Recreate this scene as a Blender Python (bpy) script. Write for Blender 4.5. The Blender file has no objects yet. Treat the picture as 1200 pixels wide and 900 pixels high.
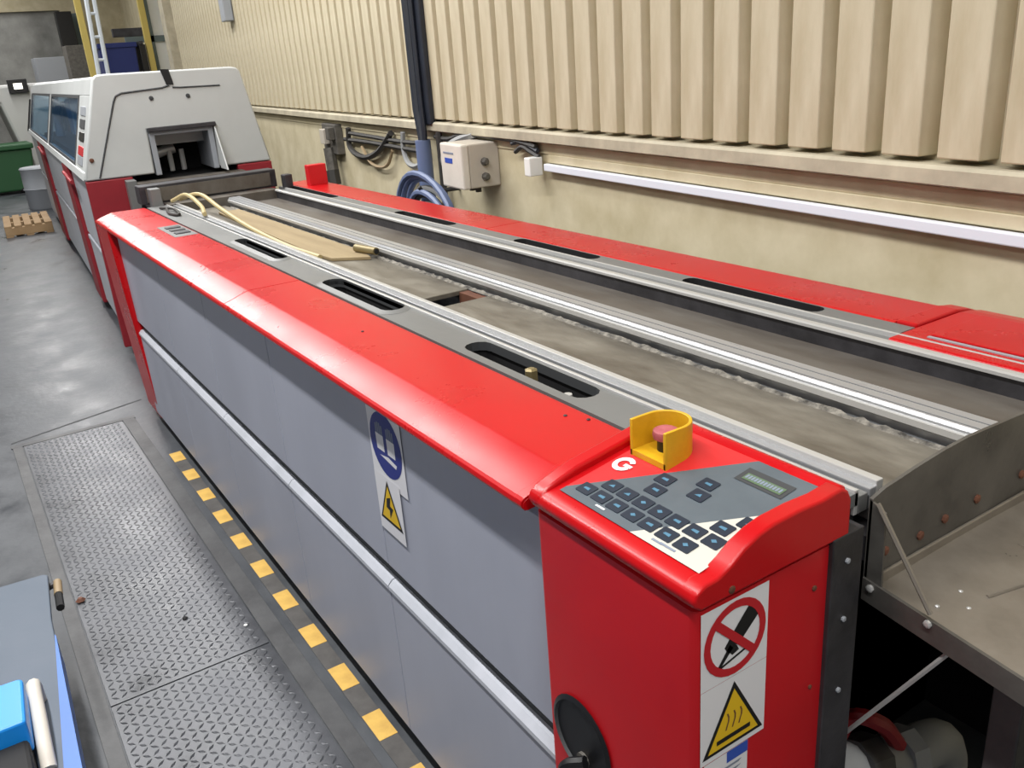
import bpy, bmesh, math, random
from mathutils import Vector, Matrix
random.seed(7)
scene = bpy.context.scene
col = scene.collection

# ------------------------------------------------------------------ camera
FPX = 1027.72226                      # focal length in pixels of a 1200 wide frame
CAM = Vector((0.0, 0.0, 1.75))
def _rz(a): return Matrix.Rotation(a, 3, 'Z')
def _rx(a): return Matrix.Rotation(a, 3, 'X')
RC = _rz(1.01565537) @ _rx(1.20857621) @ _rz(-0.0763312241)
cd = bpy.data.cameras.new('camera'); cam = bpy.data.objects.new('camera', cd); col.objects.link(cam)
cd.sensor_fit = 'HORIZONTAL'; cd.sensor_width = 36.0; cd.lens = FPX / 1200.0 * 36.0
cd.clip_start = 0.05; cd.clip_end = 200
cam.matrix_world = Matrix.Translation(CAM) @ RC.to_4x4()
scene.camera = cam

# ------------------------------------------------------------------ world, lamps, exposure
w = bpy.data.worlds.new('ambient_fill'); scene.world = w; w.use_nodes = True  # even ambient fill added all round, standing in for skylight
bg = w.node_tree.nodes['Background']
bg.inputs[0].default_value = (0.93, 0.96, 1.0, 1); bg.inputs[1].default_value = 0.42
scene.view_settings.view_transform = 'Standard'
scene.view_settings.look = 'None'
scene.view_settings.gamma = 1.0
scene.view_settings.use_curve_mapping = False
scene.view_settings.exposure = -0.60

def lamp_row(name, x0, x1, y, z, width, watts, color=(1, 0.985, 0.965)):
    ld = bpy.data.lights.new(name, 'AREA'); ld.shape = 'RECTANGLE'
    ld.size = abs(x1 - x0); ld.size_y = width; ld.energy = watts; ld.color = color
    o = bpy.data.objects.new(name, ld); col.objects.link(o)
    o.location = ((x0 + x1) / 2, y, z)
    return o
lamp_row('ceiling_lamp_row', -9.0, 3.5, -0.30, 4.5, 0.14, 800)      # fluorescent row above the aisle
lamp_row('ceiling_lamp_row', -23.0, -4.6, 1.25, 4.5, 0.22, 820)       # fluorescent row above the machine
lamp_row('ceiling_lamp_row', -22.0, 3.5, -3.2, 4.5, 0.30, 380)       # next row across the hall

# ------------------------------------------------------------------ pixel helpers
def ray(x, y):
    return RC @ Vector(((x - 600) / FPX, (450 - y) / FPX, -1.0))
def onz(x, y, z):
    d = ray(x, y); return CAM + d * ((z - CAM.z) / d.z)
def onx(x, y, X):
    d = ray(x, y); return CAM + d * (X / d.x)
def ony(x, y, Y):
    d = ray(x, y); return CAM + d * (Y / d.y)
TW = -0.101412692                     # the ribbed wall's heading against the machine
TF = -0.06                            # the hooded machine's heading
def onframe(x, y, D, a):              # point at across-distance D in a frame turned by a -> (along, D, z)
    u = Vector((math.cos(a), math.sin(a), 0)); n = Vector((-math.sin(a), math.cos(a), 0))
    d = ray(x, y); p = CAM + d * (D / d.dot(n)); return Vector((p.dot(u), D, p.z))
def onw(x, y, D): return onframe(x, y, D, TW)

# ------------------------------------------------------------------ materials
def lin(r, g, b):
    f = lambda c: ((c / 255 + 0.055) / 1.055) ** 2.4 if c > 10 else c / 255 / 12.92
    return (f(r), f(g), f(b), 1)
MATS = {}
def mat(name, rgb, rough=0.5, metal=0.0, rgb2=None, scale=6.0, amt=0.5, bump=0.0, bscale=40.0, rvar=0.0, stretch=None, coat=0.0, spec=0.5, detail=6.0, emit=0.0):
    m = bpy.data.materials.new(name); m.use_nodes = True
    nt = m.node_tree; p = nt.nodes['Principled BSDF']
    p.inputs['Base Color'].default_value = lin(*rgb)
    p.inputs['Roughness'].default_value = rough
    p.inputs['Metallic'].default_value = metal
    p.inputs['Specular IOR Level'].default_value = spec
    if coat: p.inputs['Coat Weight'].default_value = coat; p.inputs['Coat Roughness'].default_value = 0.25
    if emit:
        p.inputs['Emission Color'].default_value = lin(*rgb); p.inputs['Emission Strength'].default_value = emit
    if rgb2 or bump or rvar:
        tc = nt.nodes.new('ShaderNodeTexCoord')
        mp = nt.nodes.new('ShaderNodeMapping'); nt.links.new(tc.outputs['Object'], mp.inputs[0])
        if stretch: mp.inputs['Scale'].default_value = stretch
        nz = nt.nodes.new('ShaderNodeTexNoise'); nz.inputs['Scale'].default_value = scale; nz.inputs['Detail'].default_value = detail
        nz.inputs['Roughness'].default_value = 0.62
        nt.links.new(mp.outputs[0], nz.inputs[0])
        rp = nt.nodes.new('ShaderNodeValToRGB')
        rp.color_ramp.elements[0].position = 0.5 - 0.3 * amt - 0.02; rp.color_ramp.elements[1].position = 0.5 + 0.3 * amt + 0.02
        rp.color_ramp.elements[0].color = lin(*(rgb2 or rgb)); rp.color_ramp.elements[1].color = lin(*rgb)
        nt.links.new(nz.outputs[0], rp.inputs[0])
        if rgb2: nt.links.new(rp.outputs[0], p.inputs['Base Color'])
        if rvar:
            mr = nt.nodes.new('ShaderNodeMapRange'); mr.inputs[1].default_value = 0.3; mr.inputs[2].default_value = 0.7
            mr.inputs[3].default_value = max(0.03, rough - rvar); mr.inputs[4].default_value = min(1, rough + rvar)
            nt.links.new(nz.outputs[0], mr.inputs[0]); nt.links.new(mr.outputs[0], p.inputs['Roughness'])
        if bump:
            n2 = nt.nodes.new('ShaderNodeTexNoise'); n2.inputs['Scale'].default_value = bscale; n2.inputs['Detail'].default_value = 4
            nt.links.new(mp.outputs[0], n2.inputs[0])
            bp = nt.nodes.new('ShaderNodeBump'); bp.inputs['Strength'].default_value = bump; bp.inputs['Distance'].default_value = 0.01
            nt.links.new(n2.outputs[0], bp.inputs['Height']); nt.links.new(bp.outputs[0], p.inputs['Normal'])
    MATS[name] = m; return m
M = MATS
mat('red_paint', (188, 11, 19), 0.29, 0, (176, 9, 17), 3.0, 0.9, 0.0, 120, 0.05, spec=0.4)
mat('red_paint_lifted', (202, 20, 30), 0.42, 0, (182, 17, 27), 4.0, 0.9, 0.0, 120, 0.06)  # the cover red, raised in tone to offset weaker light on upright faces
mat('red_far', (152, 34, 44), 0.5, 0, (130, 28, 38), 4, 0.8)
mat('panel_grey', (176, 180, 194), 0.40, 0, (156, 160, 174), 2.2, 0.9, 0.02, 60, 0.06, stretch=(1, 1, .35))
mat('panel_fold_lit', (186, 189, 198), 0.35, 0, (170, 174, 182), 8, 0.6)  # pale grey fold, its tone lifted for the light it catches
mat('black_rubber', (16, 16, 18), 0.7)
mat('dark_steel', (76, 75, 79), 0.5, 0.3, (32, 31, 33), 7, 0.8, 0.1, 60)
mat('steel_plate', (138, 133, 122), 0.44, 0.3, (88, 82, 73), 9, 0.6, 0.08, 60, 0.14, stretch=(.5, 1.4, 1), detail=10)
mat('trough_steel', (112, 108, 102), 0.5, 0.3, (84, 76, 68), 7, 0.7, 0.05, 60, 0.1, stretch=(.4, 1.5, 1))
mat('deck_grey', (120, 121, 120), 0.46, 0.25, (118, 119, 119), 7, 0.7, 0.03, 90, 0.08, stretch=(.5, 1, 1))
mat('aluminium', (176, 178, 180), 0.34, 0.55, (180, 182, 186), 9, 0.6, 0.02, 90, 0.08, stretch=(.15, 2, 2))
mat('bright_steel', (196, 196, 194), 0.34, 0.4)
mat('stainless', (158, 151, 141), 0.34, 0.45, (112, 105, 96), 4.5, 0.7, 0.12, 14, 0.1)
mat('stainless_dark', (118, 115, 110), 0.36, 0.4, (58, 57, 55), 5, 0.8, 0.1, 25, 0.12)
mat('crust', (146, 141, 131), 0.9, 0, (60, 57, 53), 40, 0.5, 0.6, 90)
mat('concrete', (86, 89, 93), 0.40, 0, (54, 57, 62), 3.0, 0.65, 0.12, 24, 0.14, spec=0.3)
mat('tread_steel', (94, 96, 101), 0.36, 0.3, (52, 54, 58), 4.0, 0.7, 0.06, 60, 0.12)
mat('frame_steel', (92, 93, 94), 0.55, 0.2, (60, 60, 62), 6, 0.8, 0.15, 40)
mat('tape_dark', (92, 90, 88), 0.7, 0, (66, 64, 63), 14, 0.8)
mat('tape_yellow', (222, 182, 92), 0.65, 0, (190, 150, 74), 16, 0.7)
mat('cream_sheet', (208, 199, 174), 0.6, 0, (174, 161, 130), 4.5, 0.8, 0.06, 35, stretch=(2, 1, .5))
mat('cream_wall', (214, 204, 176), 0.7, 0, (180, 168, 134), 3.6, 0.8, 0.08, 25)
mat('ceiling_paint', (112, 114, 118), 0.8)
mat('hall_grey', (126, 128, 130), 0.8)
mat('cream_ledge', (206, 197, 172), 0.65, 0, (150, 142, 124), 5, 0.9, 0.1, 40)
mat('white_plastic', (236, 236, 232), 0.4)
mat('trunking_white', (226, 230, 240), 0.4)
mat('hood_grey', (196, 199, 198), 0.5, 0, (184, 187, 186), 2, 0.7)
mat('hood_side_grey', (196, 200, 206), 0.45, 0, (182, 184, 192), 2, 0.7)
mat('seam_dark', (58, 60, 62), 0.7)
mat('yellow_plastic', (222, 176, 32), 0.45, 0, (198, 150, 24), 14, 0.6)
mat('faded_red', (196, 116, 122), 0.55, 0, (150, 60, 66), 20, 0.7)
mat('black_plastic', (22, 22, 24), 0.4)
mat('key_navy', (34, 43, 57), 0.4)
mat('key_blue', (80, 124, 150), 0.4)
mat('membrane_grey', (92, 101, 108), 0.42, 0, (82, 91, 98), 12, 0.6)
mat('membrane_white', (196, 194, 184), 0.42)
mat('membrane_red', (206, 40, 44), 0.42)
mat('lcd_green', (90, 112, 86), 0.3)
mat('sticker_white', (226, 226, 230), 0.4)
mat('sign_red', (186, 30, 40), 0.45)
mat('sign_black', (18, 18, 20), 0.5)
mat('sign_yellow', (226, 186, 30), 0.45)
mat('sign_blue', (38, 50, 130), 0.42)
mat('label_blue', (52, 84, 178), 0.45)
mat('text_grey', (128, 138, 156), 0.5)
mat('conduit_blue', (36, 42, 54), 0.5, 0, (26, 30, 40), 10, 0.7)
mat('hose_blue', (104, 118, 152), 0.45)
mat('hose_grey', (150, 152, 152), 0.5)
mat('cable_dark', (52, 50, 48), 0.6)
mat('cable_brown', (150, 130, 100), 0.6)
mat('box_grey', (222, 216, 206), 0.5, 0, (206, 200, 190), 6, 0.7)
mat('box_side', (186, 178, 166), 0.55)
mat('bracket_grey', (110, 106, 100), 0.6, 0.2, (70, 68, 64), 20, 0.8)
mat('wood', (160, 142, 108), 0.7, 0, (128, 110, 80), 6, 0.8, 0.15, 30, stretch=(.25, 3, 3))
mat('hose_cream', (176, 160, 116), 0.5)
mat('brass', (140, 126, 90), 0.45, 0.5)
mat('pallet_wood', (160, 134, 100), 0.75, 0, (140, 110, 74), 5, 0.8)
mat('trolley_grey', (88, 99, 112), 0.55, 0.1, (70, 82, 98), 4, 0.9, 0.04, 30, 0.1)
mat('trolley_blue', (48, 104, 186), 0.4, 0, (44, 104, 188), 6, 0.7)
mat('bright_blue', (28, 144, 236), 0.38)
mat('navy', (24, 40, 104), 0.5)
mat('rust', (130, 84, 62), 0.7, 0.2, (80, 50, 40), 12, 0.8)
mat('shutter_grey', (176, 176, 172), 0.45, 0.1, (112, 112, 108), 1.5, 0.8)
mat('silo_white', (196, 197, 194), 0.5, 0, (188, 188, 186), 2, 0.7)
mat('bin_green', (34, 82, 46), 0.55)
mat('rack_yellow', (190, 170, 92), 0.5)
mat('door_white', (226, 228, 226), 0.5)
mat('door_grey', (96, 110, 112), 0.5)
mat('steel_grey_paint', (150, 154, 160), 0.5)
mat('pipe_red', (150, 26, 34), 0.45)
mat('reflection_blue', (60, 140, 210), 0.5)  # tone for added shapes behind the glass that imitate its reflections
mat('inner_white', (214, 222, 230), 0.5)
mat('inner_brown', (92, 78, 72), 0.6)
gm = mat('tinted_glass', (70, 100, 130), 0.06)
_t = gm.node_tree; _tr = _t.nodes.new('ShaderNodeBsdfTransparent'); _tr.inputs[0].default_value = (0.62, 0.80, 0.93, 1)
_mx = _t.nodes.new('ShaderNodeMixShader'); _mx.inputs[0].default_value = 0.35
_t.links.new(_tr.outputs[0], _mx.inputs[1]); _t.links.new(_t.nodes['Principled BSDF'].outputs[0], _mx.inputs[2])
_t.links.new(_mx.outputs[0], _t.nodes['Material Output'].inputs[0])
lm = mat('lamp_glow', (255, 250, 235), 0.5, emit=3.0)

# ------------------------------------------------------------------ mesh helpers
class MB:
    def __init__(s): s.v = []; s.f = []; s.m = []; s.mats = []
    def mi(s, m):
        if m not in s.mats: s.mats.append(m)
        return s.mats.index(m)
    def face(s, pts, m):
        k = len(s.v); s.v += [tuple(p) for p in pts]; s.f.append(tuple(range(k, k + len(pts)))); s.m.append(s.mi(m))
    def box(s, x0, x1, y0, y1, z0, z1, m):
        k = len(s.v)
        s.v += [(x0, y0, z0), (x1, y0, z0), (x1, y1, z0), (x0, y1, z0), (x0, y0, z1), (x1, y0, z1), (x1, y1, z1), (x0, y1, z1)]
        for q in ((0, 3, 2, 1), (4, 5, 6, 7), (0, 1, 5, 4), (1, 2, 6, 5), (2, 3, 7, 6), (3, 0, 4, 7)):
            s.f.append(tuple(k + i for i in q)); s.m.append(s.mi(m))
        return s
    def prism(s, prof, lo, hi, m, axis='x'):
        """closed profile extruded along axis; the profile holds the two other coordinates in x,y,z order"""
        k = len(s.v); n = len(prof)
        for t in (lo, hi):
            for a, b in prof:
                s.v.append((t, a, b) if axis == 'x' else (a, t, b) if axis == 'y' else (a, b, t))
        mi = s.mi(m)
        for i in range(n):
            j = (i + 1) % n
            s.f.append((k + i, k + j, k + n + j, k + n + i)); s.m.append(mi)
        s.f.append(tuple(k + i for i in range(n))); s.m.append(mi)
        s.f.append(tuple(k + n + i for i in range(n))[::-1]); s.m.append(mi)
        return s
    def tube(s, pts, r, m, n=8, cap=True):
        pts = [Vector(p) for p in pts]
        rr = r if isinstance(r, (list, tuple)) else [r] * len(pts)
        k = len(s.v); mi = s.mi(m); prev = None
        for i, p in enumerate(pts):
            d = (pts[min(i + 1, len(pts) - 1)] - pts[max(i - 1, 0)]).normalized()
            if prev is None:
                a = Vector((0, 0, 1)) if abs(d.z) < .9 else Vector((1, 0, 0)); e1 = d.cross(a).normalized()
            else:
                e1 = (prev - d * prev.dot(d)).normalized()
            prev = e1; e2 = d.cross(e1)
            for j in range(n):
                t = 2 * math.pi * j / n
                s.v.append(tuple(p + (e1 * math.cos(t) + e2 * math.sin(t)) * rr[i]))
        for i in range(len(pts) - 1):
            for j in range(n):
                q = (j + 1) % n
                s.f.append((k + i * n + j, k + i * n + q, k + (i + 1) * n + q, k + (i + 1) * n + j)); s.m.append(mi)
        if cap:
            s.f.append(tuple(k + j for j in range(n))[::-1]); s.m.append(mi)
            s.f.append(tuple(k + (len(pts) - 1) * n + j for j in range(n))); s.m.append(mi)
        return s
    def lathe(s, prof, c, m, n=20, axis=None):
        """profile (radius, height) turned about a vertical line (or axis vector) through c"""
        ax = Vector(axis or (0, 0, 1)).normalized(); a = Vector((1, 0, 0)) if abs(ax.x) < .9 else Vector((0, 1, 0))
        e1 = ax.cross(a).normalized(); e2 = ax.cross(e1); c = Vector(c); k = len(s.v); mi = s.mi(m)
        for r, h in prof:
            for j in range(n):
                t = 2 * math.pi * j / n
                s.v.append(tuple(c + ax * h + (e1 * math.cos(t) + e2 * math.sin(t)) * r))
        for i in range(len(prof) - 1):
            for j in range(n):
                q = (j + 1) % n
                s.f.append((k + i * n + j, k + i * n + q, k + (i + 1) * n + q, k + (i + 1) * n + j)); s.m.append(mi)
        s.f.append(tuple(k + j for j in range(n))[::-1]); s.m.append(mi)
        s.f.append(tuple(k + (len(prof) - 1) * n + j for j in range(n))); s.m.append(mi)
        return s
    def holed(s, outer, holes, z0, z1, m, hm=None):
        """flat plate (outline in x,y) with through holes, from z0 up to z1"""
        bm = bmesh.new(); es = []
        for loop in [outer] + holes:
            vs = [bm.verts.new((x, y, z1)) for x, y in loop]
            es += [bm.edges.new((vs[i], vs[(i + 1) % len(vs)])) for i in range(len(vs))]
        bmesh.ops.triangle_fill(bm, use_beauty=True, use_dissolve=False, edges=es)
        bmesh.ops.recalc_face_normals(bm, faces=bm.faces[:])
        for f in bm.faces:
            if f.normal.z < 0: f.normal_flip()
        bm.verts.index_update(); k = len(s.v); mi = s.mi(m)
        s.v += [tuple(v.co) for v in bm.verts]
        for f in bm.faces: s.f.append(tuple(k + v.index for v in f.verts)); s.m.append(mi)
        bm.free()
        for loop in [outer] + holes:
            for i in range(len(loop)):
                a = loop[i]; b = loop[(i + 1) % len(loop)]
                s.face([(a[0], a[1], z1), (b[0], b[1], z1), (b[0], b[1], z0), (a[0], a[1], z0)], m if loop is outer else (hm or m))
        return s
    def data(s, name, base=(0, 0, 0), smooth=False):
        me = bpy.data.meshes.new(name)
        b = Vector(base)
        me.from_pydata([tuple(Vector(p) - b) for p in s.v], [], s.f)
        for m in s.mats: me.materials.append(M[m])
        for p, i in zip(me.polygons, s.m): p.material_index = i
        bm = bmesh.new(); bm.from_mesh(me); bmesh.ops.remove_doubles(bm, verts=bm.verts, dist=1e-6)
        bmesh.ops.recalc_face_normals(bm, faces=bm.faces); bm.to_mesh(me); bm.free()
        if smooth:
            for p in me.polygons: p.use_smooth = True
            try: me.set_sharp_from_angle(angle=math.radians(40 if smooth is True else smooth))
            except Exception: pass
        return me
    def build(s, name, parent=None, bevel=0.0, smooth=False, seg=2):
        base = Vector(parent['_b']) if parent is not None and '_b' in parent.keys() else Vector((0, 0, 0))
        o = bpy.data.objects.new(name, s.data(name, base, smooth)); col.objects.link(o)
        if parent is not None: o.parent = parent; o['_b'] = tuple(base)
        if bevel: add_bevel(o, bevel, seg)
        return o
def add_bevel(o, wdt, seg=2):
    b = o.modifiers.new('bevel', 'BEVEL'); b.width = wdt; b.segments = seg; b.limit_method = 'ANGLE'; b.angle_limit = math.radians(35)
def tag(o, label=None, cat=None, group=None, kind=None):
    if label: o['label'] = label
    if cat: o['category'] = cat
    if group: o['group'] = group
    if kind: o['kind'] = kind
    return o
def rotz(p, a):
    return Vector((p[0] * math.cos(a) - p[1] * math.sin(a), p[0] * math.sin(a) + p[1] * math.cos(a), p[2]))
def root(name, base, label, cat, a=0.0, group=None):
    """an Empty at the thing's base; base is given in the frame turned by a"""
    o = bpy.data.objects.new(name, None); col.objects.link(o); o.empty_display_size = .1
    o.location = rotz(base, a); o.rotation_euler = (0, 0, a); o['_b'] = tuple(base)
    return tag(o, label, cat, group)
def single(mb, name, base, label, cat, a=0.0, group=None, bevel=0, smooth=False, kind=None):
    """a thing (or piece of the setting) that is one mesh"""
    o = bpy.data.objects.new(name, mb.data(name, base, smooth)); col.objects.link(o)
    o.location = rotz(base, a); o.rotation_euler = (0, 0, a); o['_b'] = tuple(base)
    if bevel: add_bevel(o, bevel)
    return tag(o, label, cat, group, kind)
def inst(o, off, name=None):
    c = o.copy(); col.objects.link(c); c.parent = o.parent; c.location = o.location + Vector(off); return c
def B(*a): return MB().box(*a)
def stadium(x0, x1, y0, y1, n=6):
    r = (y1 - y0) / 2; cy = (y0 + y1) / 2; L = []
    for i in range(n + 1):
        t = -math.pi / 2 + math.pi * i / n; L.append((x1 - r + r * math.cos(t), cy + r * math.sin(t)))
    for i in range(n + 1):
        t = math.pi / 2 + math.pi * i / n; L.append((x0 + r + r * math.cos(t), cy + r * math.sin(t)))
    return L
def rrect(x0, x1, y0, y1, r, n=4):
    L = []
    for cx, cy, a in ((x1 - r, y0 + r, -90), (x1 - r, y1 - r, 0), (x0 + r, y1 - r, 90), (x0 + r, y0 + r, 180)):
        for i in range(n + 1):
            t = math.radians(a + 90 * i / n); L.append((cx + r * math.cos(t), cy + r * math.sin(t)))
    return L
def smooth_path(pts, k=6):
    P = [Vector(p) for p in pts]; P = [P[0] * 2 - P[1]] + P + [P[-1] * 2 - P[-2]]; out = []
    for i in range(1, len(P) - 2):
        for j in range(k):
            t = j / k; a, b, c, d = P[i - 1:i + 3]
            out.append(0.5 * ((2 * b) + (c - a) * t + (2 * a - 5 * b + 4 * c - d) * t * t + (3 * b - a - 3 * c + d) * t ** 3))
    out.append(P[-2]); return out

# ================================================================== THE SETTING
fl = MB().box(-26, 5, -7, 6, -0.3, 0.0, 'concrete')
floor = single(fl, 'floor', (-5, 0, 0), None, None, kind='structure')
single(MB().box(-26, 5, -7, 6, 5.0, 5.2, 'ceiling_paint'), 'ceiling', (-5, 0, 5.0), None, None, kind='structure')
single(MB().box(-26, 5, -7.2, -7, 0, 5.0, 'hall_grey'), 'wall_left', (-5, -7, 0), None, None, kind='structure')
single(MB().box(5, 5.2, -7, 6, 0, 5.0, 'hall_grey'), 'wall_near', (5, 0, 0), None, None, kind='structure')

# ribbed wall: built in its own frame (along s, across D, up z)
WB = (-6.0, 2.19, 0.0)
wl = MB()
wl.box(-24.5, 3.0, 2.185, 2.40, 0.0, 1.33, 'cream_wall')             # lower masonry wall
wl.box(-15.3, 3.0, 2.215, 2.40, 1.33, 5.0, 'cream_sheet')            # sheet behind the ribs
wl.box(-24.5, -15.3, 2.30, 2.40, 1.33, 5.0, 'cream_wall')
wall = single(wl, 'wall_right', WB, None, None, a=TW, kind='structure')
lb = MB().prism([(2.40, 1.322), (2.134, 1.322), (2.130, 1.326), (2.130, 1.366), (2.140, 1.376), (2.40, 1.380)], -15.3, 3.0, 'cream_ledge')
lb.build('ledge', wall)
MB().box(-15.3, 3.0, 2.178, 2.19, 1.262, 1.312, 'cream_wall').build('wall_board', wall, bevel=.003)
MB().box(-3.86, 3.0, 2.172, 2.19, 1.222, 1.262, 'cream_wall').build('wall_board', wall, bevel=.003)
PITCH = 0.1873
rb = None; k = 0
s_edge = -1.471 + PITCH * 12
while s_edge > -15.25:
    if rb is None:
        m = MB().prism([(s_edge, 2.150), (s_edge + .127, 2.150), (s_edge + .140, 2.216), (s_edge - .013, 2.216)], 1.392, 4.88, 'cream_sheet', 'z')
        rb = m.build('rib', wall, bevel=.004); s0 = s_edge
    else:
        inst(rb, (s_edge - s0, 0, 0))
    s_edge -= PITCH

# far end of the hall
wf = MB()
XF = -24.0
ra = onx(78, 60, XF); rt = onx(40, 13, XF)
wf.box(XF - .3, XF, -7, ra.y - 4.2, 0, 5.2, 'cream_wall')
wf.box(XF - .3, XF, ra.y + .05, 6.0, 0, 5.2, 'cream_wall')
wf.box(XF - .3, XF, ra.y - 4.2, ra.y + .05, rt.z, 5.2, 'cream_wall')
wallf = single(wf, 'wall_far', (XF, 0, 0), None, None, kind='structure')
door1 = single(MB().box(XF - .2, XF - .14, ra.y - 4.2, ra.y + .05, 0, rt.z, 'shutter_grey'), 'door_1', (XF - .1, ra.y - 2, 0), None, None, kind='structure')
MB().box(XF - .14, XF - .06, ra.y - 4.2, ra.y + .05, 0, .12, 'seam_dark').build('bottom_rail', door1)

# ================================================================== MACHINE (near module)
mach = root('conveyor_washer', (-2.9, 1.33, 0), 'long red and grey industrial conveyor machine with keypad console, open bed and steel rails', 'machine')
# chassis and plinth
MB().box(-5.05, -1.06, .74, 1.94, .02, .985, 'black_rubber').build('chassis', mach)
# side panels
SEAMS = [-1.05, -1.770, -2.485, -3.20, -3.915, -4.76]
for i in range(5):
    x1, x0 = SEAMS[i] - .002, SEAMS[i + 1] + .002
    up = MB().prism([(.700, .592), (.700, 1.055), (.716, 1.058), (.735, 1.058), (.735, .580), (.712, .585)], x0, x1, 'panel_grey')
    tag(up.build('upper_panel', mach, bevel=.002), 'grey upper side panel')
    lo = MB().prism([(.735, .065), (.704, .065), (.697, .080), (.696, .516), (.735, .516)], x0, x1, 'panel_grey')
    tag(lo.build('lower_panel', mach, bevel=.002), 'grey lower side panel')
    st = MB().prism([(.735, .516), (.696, .516), (.691, .522), (.692, .532), (.705, .545), (.735, .547)], x0, x1, 'panel_fold_lit')
    tag(st.build('trim_strip', mach), 'pale grey top fold, toned as if catching light')
MB().box(-4.76, -1.05, .719, .738, .54, .60, 'seam_dark').build('shadow_gap', mach)
# red covers along the front
PF = [(.735, 1.060), (.690, 1.055), (.670, 1.053), (.6635, 1.056), (.661, 1.062), (.6625, 1.069), (.668, 1.0735), (.744, 1.0990), (.752, 1.100), (.916, 1.100), (.924, 1.097), (.926, 1.090), (.926, 1.062)]
def cover(prof, x0, x1, nm, m='red_paint'):
    o = MB().prism(prof, x0, x1, m).build(nm, mach, bevel=.0015, smooth=12)
    return o
c1 = cover(PF, -2.748, -1.062, 'top_cover'); tag(c1, 'glossy red front top cover')
c2 = cover(PF, -4.765, -2.752, 'top_cover')
c3 = cover(PF, -5.10, -4.770, 'top_cover')
# folded raised hem on the near end of the front cover
ph = [(.900, 1.104)] + [(y + (.0 if y > .70 else -.003), z + .004) for y, z in PF[3:9]][::-1] + [(y + .004, z - .004) for y, z in PF[3:9]] + [(.900, 1.096)]
MB().prism(ph, -1.084, -1.0625, 'red_paint').build('cover_hem', mach, bevel=.002, smooth=12)
# red end post that wraps the far corner
pp = MB()
for (z0, z1, xa, xb) in ((.06, .45, -5.02, -4.70), (.45, 1.06, -5.07, -4.745)):
    pass
ring = [(.06, -5.00, -4.665, .700), (.30, -5.03, -4.69, .690), (.70, -5.07, -4.73, .672), (1.02, -5.10, -4.765, .664), (1.075, -5.10, -4.77, .664)]
kk = len(pp.v)
for z, xa, xb, yf in ring:
    pp.v += [(xa, yf + .012, z), (xa + .012, yf, z), (xb - .012, yf, z), (xb, yf + .012, z), (xb, .80, z), (xa, .80, z)]
mi = pp.mi('red_paint')
for i in range(len(ring) - 1):
    for j in range(6):
        q = (j + 1) % 6; pp.f.append((kk + i * 6 + j, kk + i * 6 + q, kk + i * 6 + 6 + q, kk + i * 6 + 6 + j)); pp.m.append(mi)
pp.f.append(tuple(range(kk, kk + 6))); pp.m.append(mi); e = kk + (len(ring) - 1) * 6; pp.f.append(tuple(range(e, e + 6))); pp.m.append(mi)
tag(pp.build('end_post', mach, bevel=.004, smooth=True), 'red end post at the far corner')
# small latch plate let into the red cover near its far end
lt = MB().box(-4.33, -3.98, .815, .915, 1.0985, 1.1015, 'deck_grey')
lo_ = lt.build('latch_plate', mach, bevel=.001)
for i in range(3):
    MB().box(-4.27 + i * .09, -4.225 + i * .09, .835, .90, 1.101, 1.106, 'dark_steel').build('latch', lo_, bevel=.002)
# screws in the cover
for (x, y) in ((-1.20, .905), (-1.245, .885), (-2.05, .83)):
    MB().lathe([(.004, 0), (.004, .002), (.002, .003)], (x, y, 1.0995), 'dark_steel', 8).build('screw', mach)
# front deck with pockets
POK = [(-3.66, -3.12, .972, 1.022), (-2.66, -2.16, .952, 1.022), (-1.765, -1.29, .955, 1.022)]
dk = MB().holed([(-5.1, .932), (-1.055, .932), (-1.055, .972), (-.715, .972), (-.715, 1.036), (-5.1, 1.036)], [stadium(*p) for p in POK], 1.076, 1.098, 'deck_grey', 'seam_dark')
deckf = dk.build('front_deck', mach)
for i, p in enumerate(POK):
    a, b, c, d = p
    well = MB()
    L = stadium(a - .006, b + .006, c - .004, d + .004)
    for j in range(len(L)):
        u_, v_ = L[j], L[(j + 1) % len(L)]
        well.face([(u_[0], u_[1], 1.077), (v_[0], v_[1], 1.077), (v_[0], v_[1], 1.0), (u_[0], u_[1], 1.0)], 'black_rubber')
    well.face([(x, y, 1.0) for x, y in L], 'black_rubber')
    tag(well.build('pocket', deckf), 'black hand pocket')
    if i < 2:
        rim = MB()
        Lo = stadium(a - .022, b + .022, c - .018, d + .012); Li = stadium(a, b, c, d)
        for j in range(len(Lo)):
            q = (j + 1) % len(Lo)
            rim.face([(*Lo[j], 1.0985), (*Lo[q], 1.0985), (*Li[q], 1.104), (*Li[j], 1.104)], 'deck_grey')
            rim.face([(*Li[j], 1.104), (*Li[q], 1.104), (*Li[q], 1.085), (*Li[j], 1.085)], 'seam_dark')
        rim.build('pocket_rim', deckf, smooth=True)
# fittings inside the pockets
MB().lathe([(.012, 0), (.012, .016), (.009, .016), (.009, .05), (.015, .052), (.015, .078), (.008, .082)], (-1.505, .985, 1.02), 'brass', 6).build('bolt', mach)
MB().lathe([(.014, 0), (.014, .03), (.012, .05), (.010, .066)], (-1.36, .975, 1.02), 'bright_steel', 10).build('bolt', mach)
MB().tube([(-1.62, .985, 1.06), (-1.40, .982, 1.055)], .008, 'dark_steel', 6).build('rod', mach)
MB().lathe([(.016, 0), (.016, .04), (.010, .05)], (-2.27, .985, 1.02), 'bright_steel', 10).build('bolt', mach)
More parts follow.
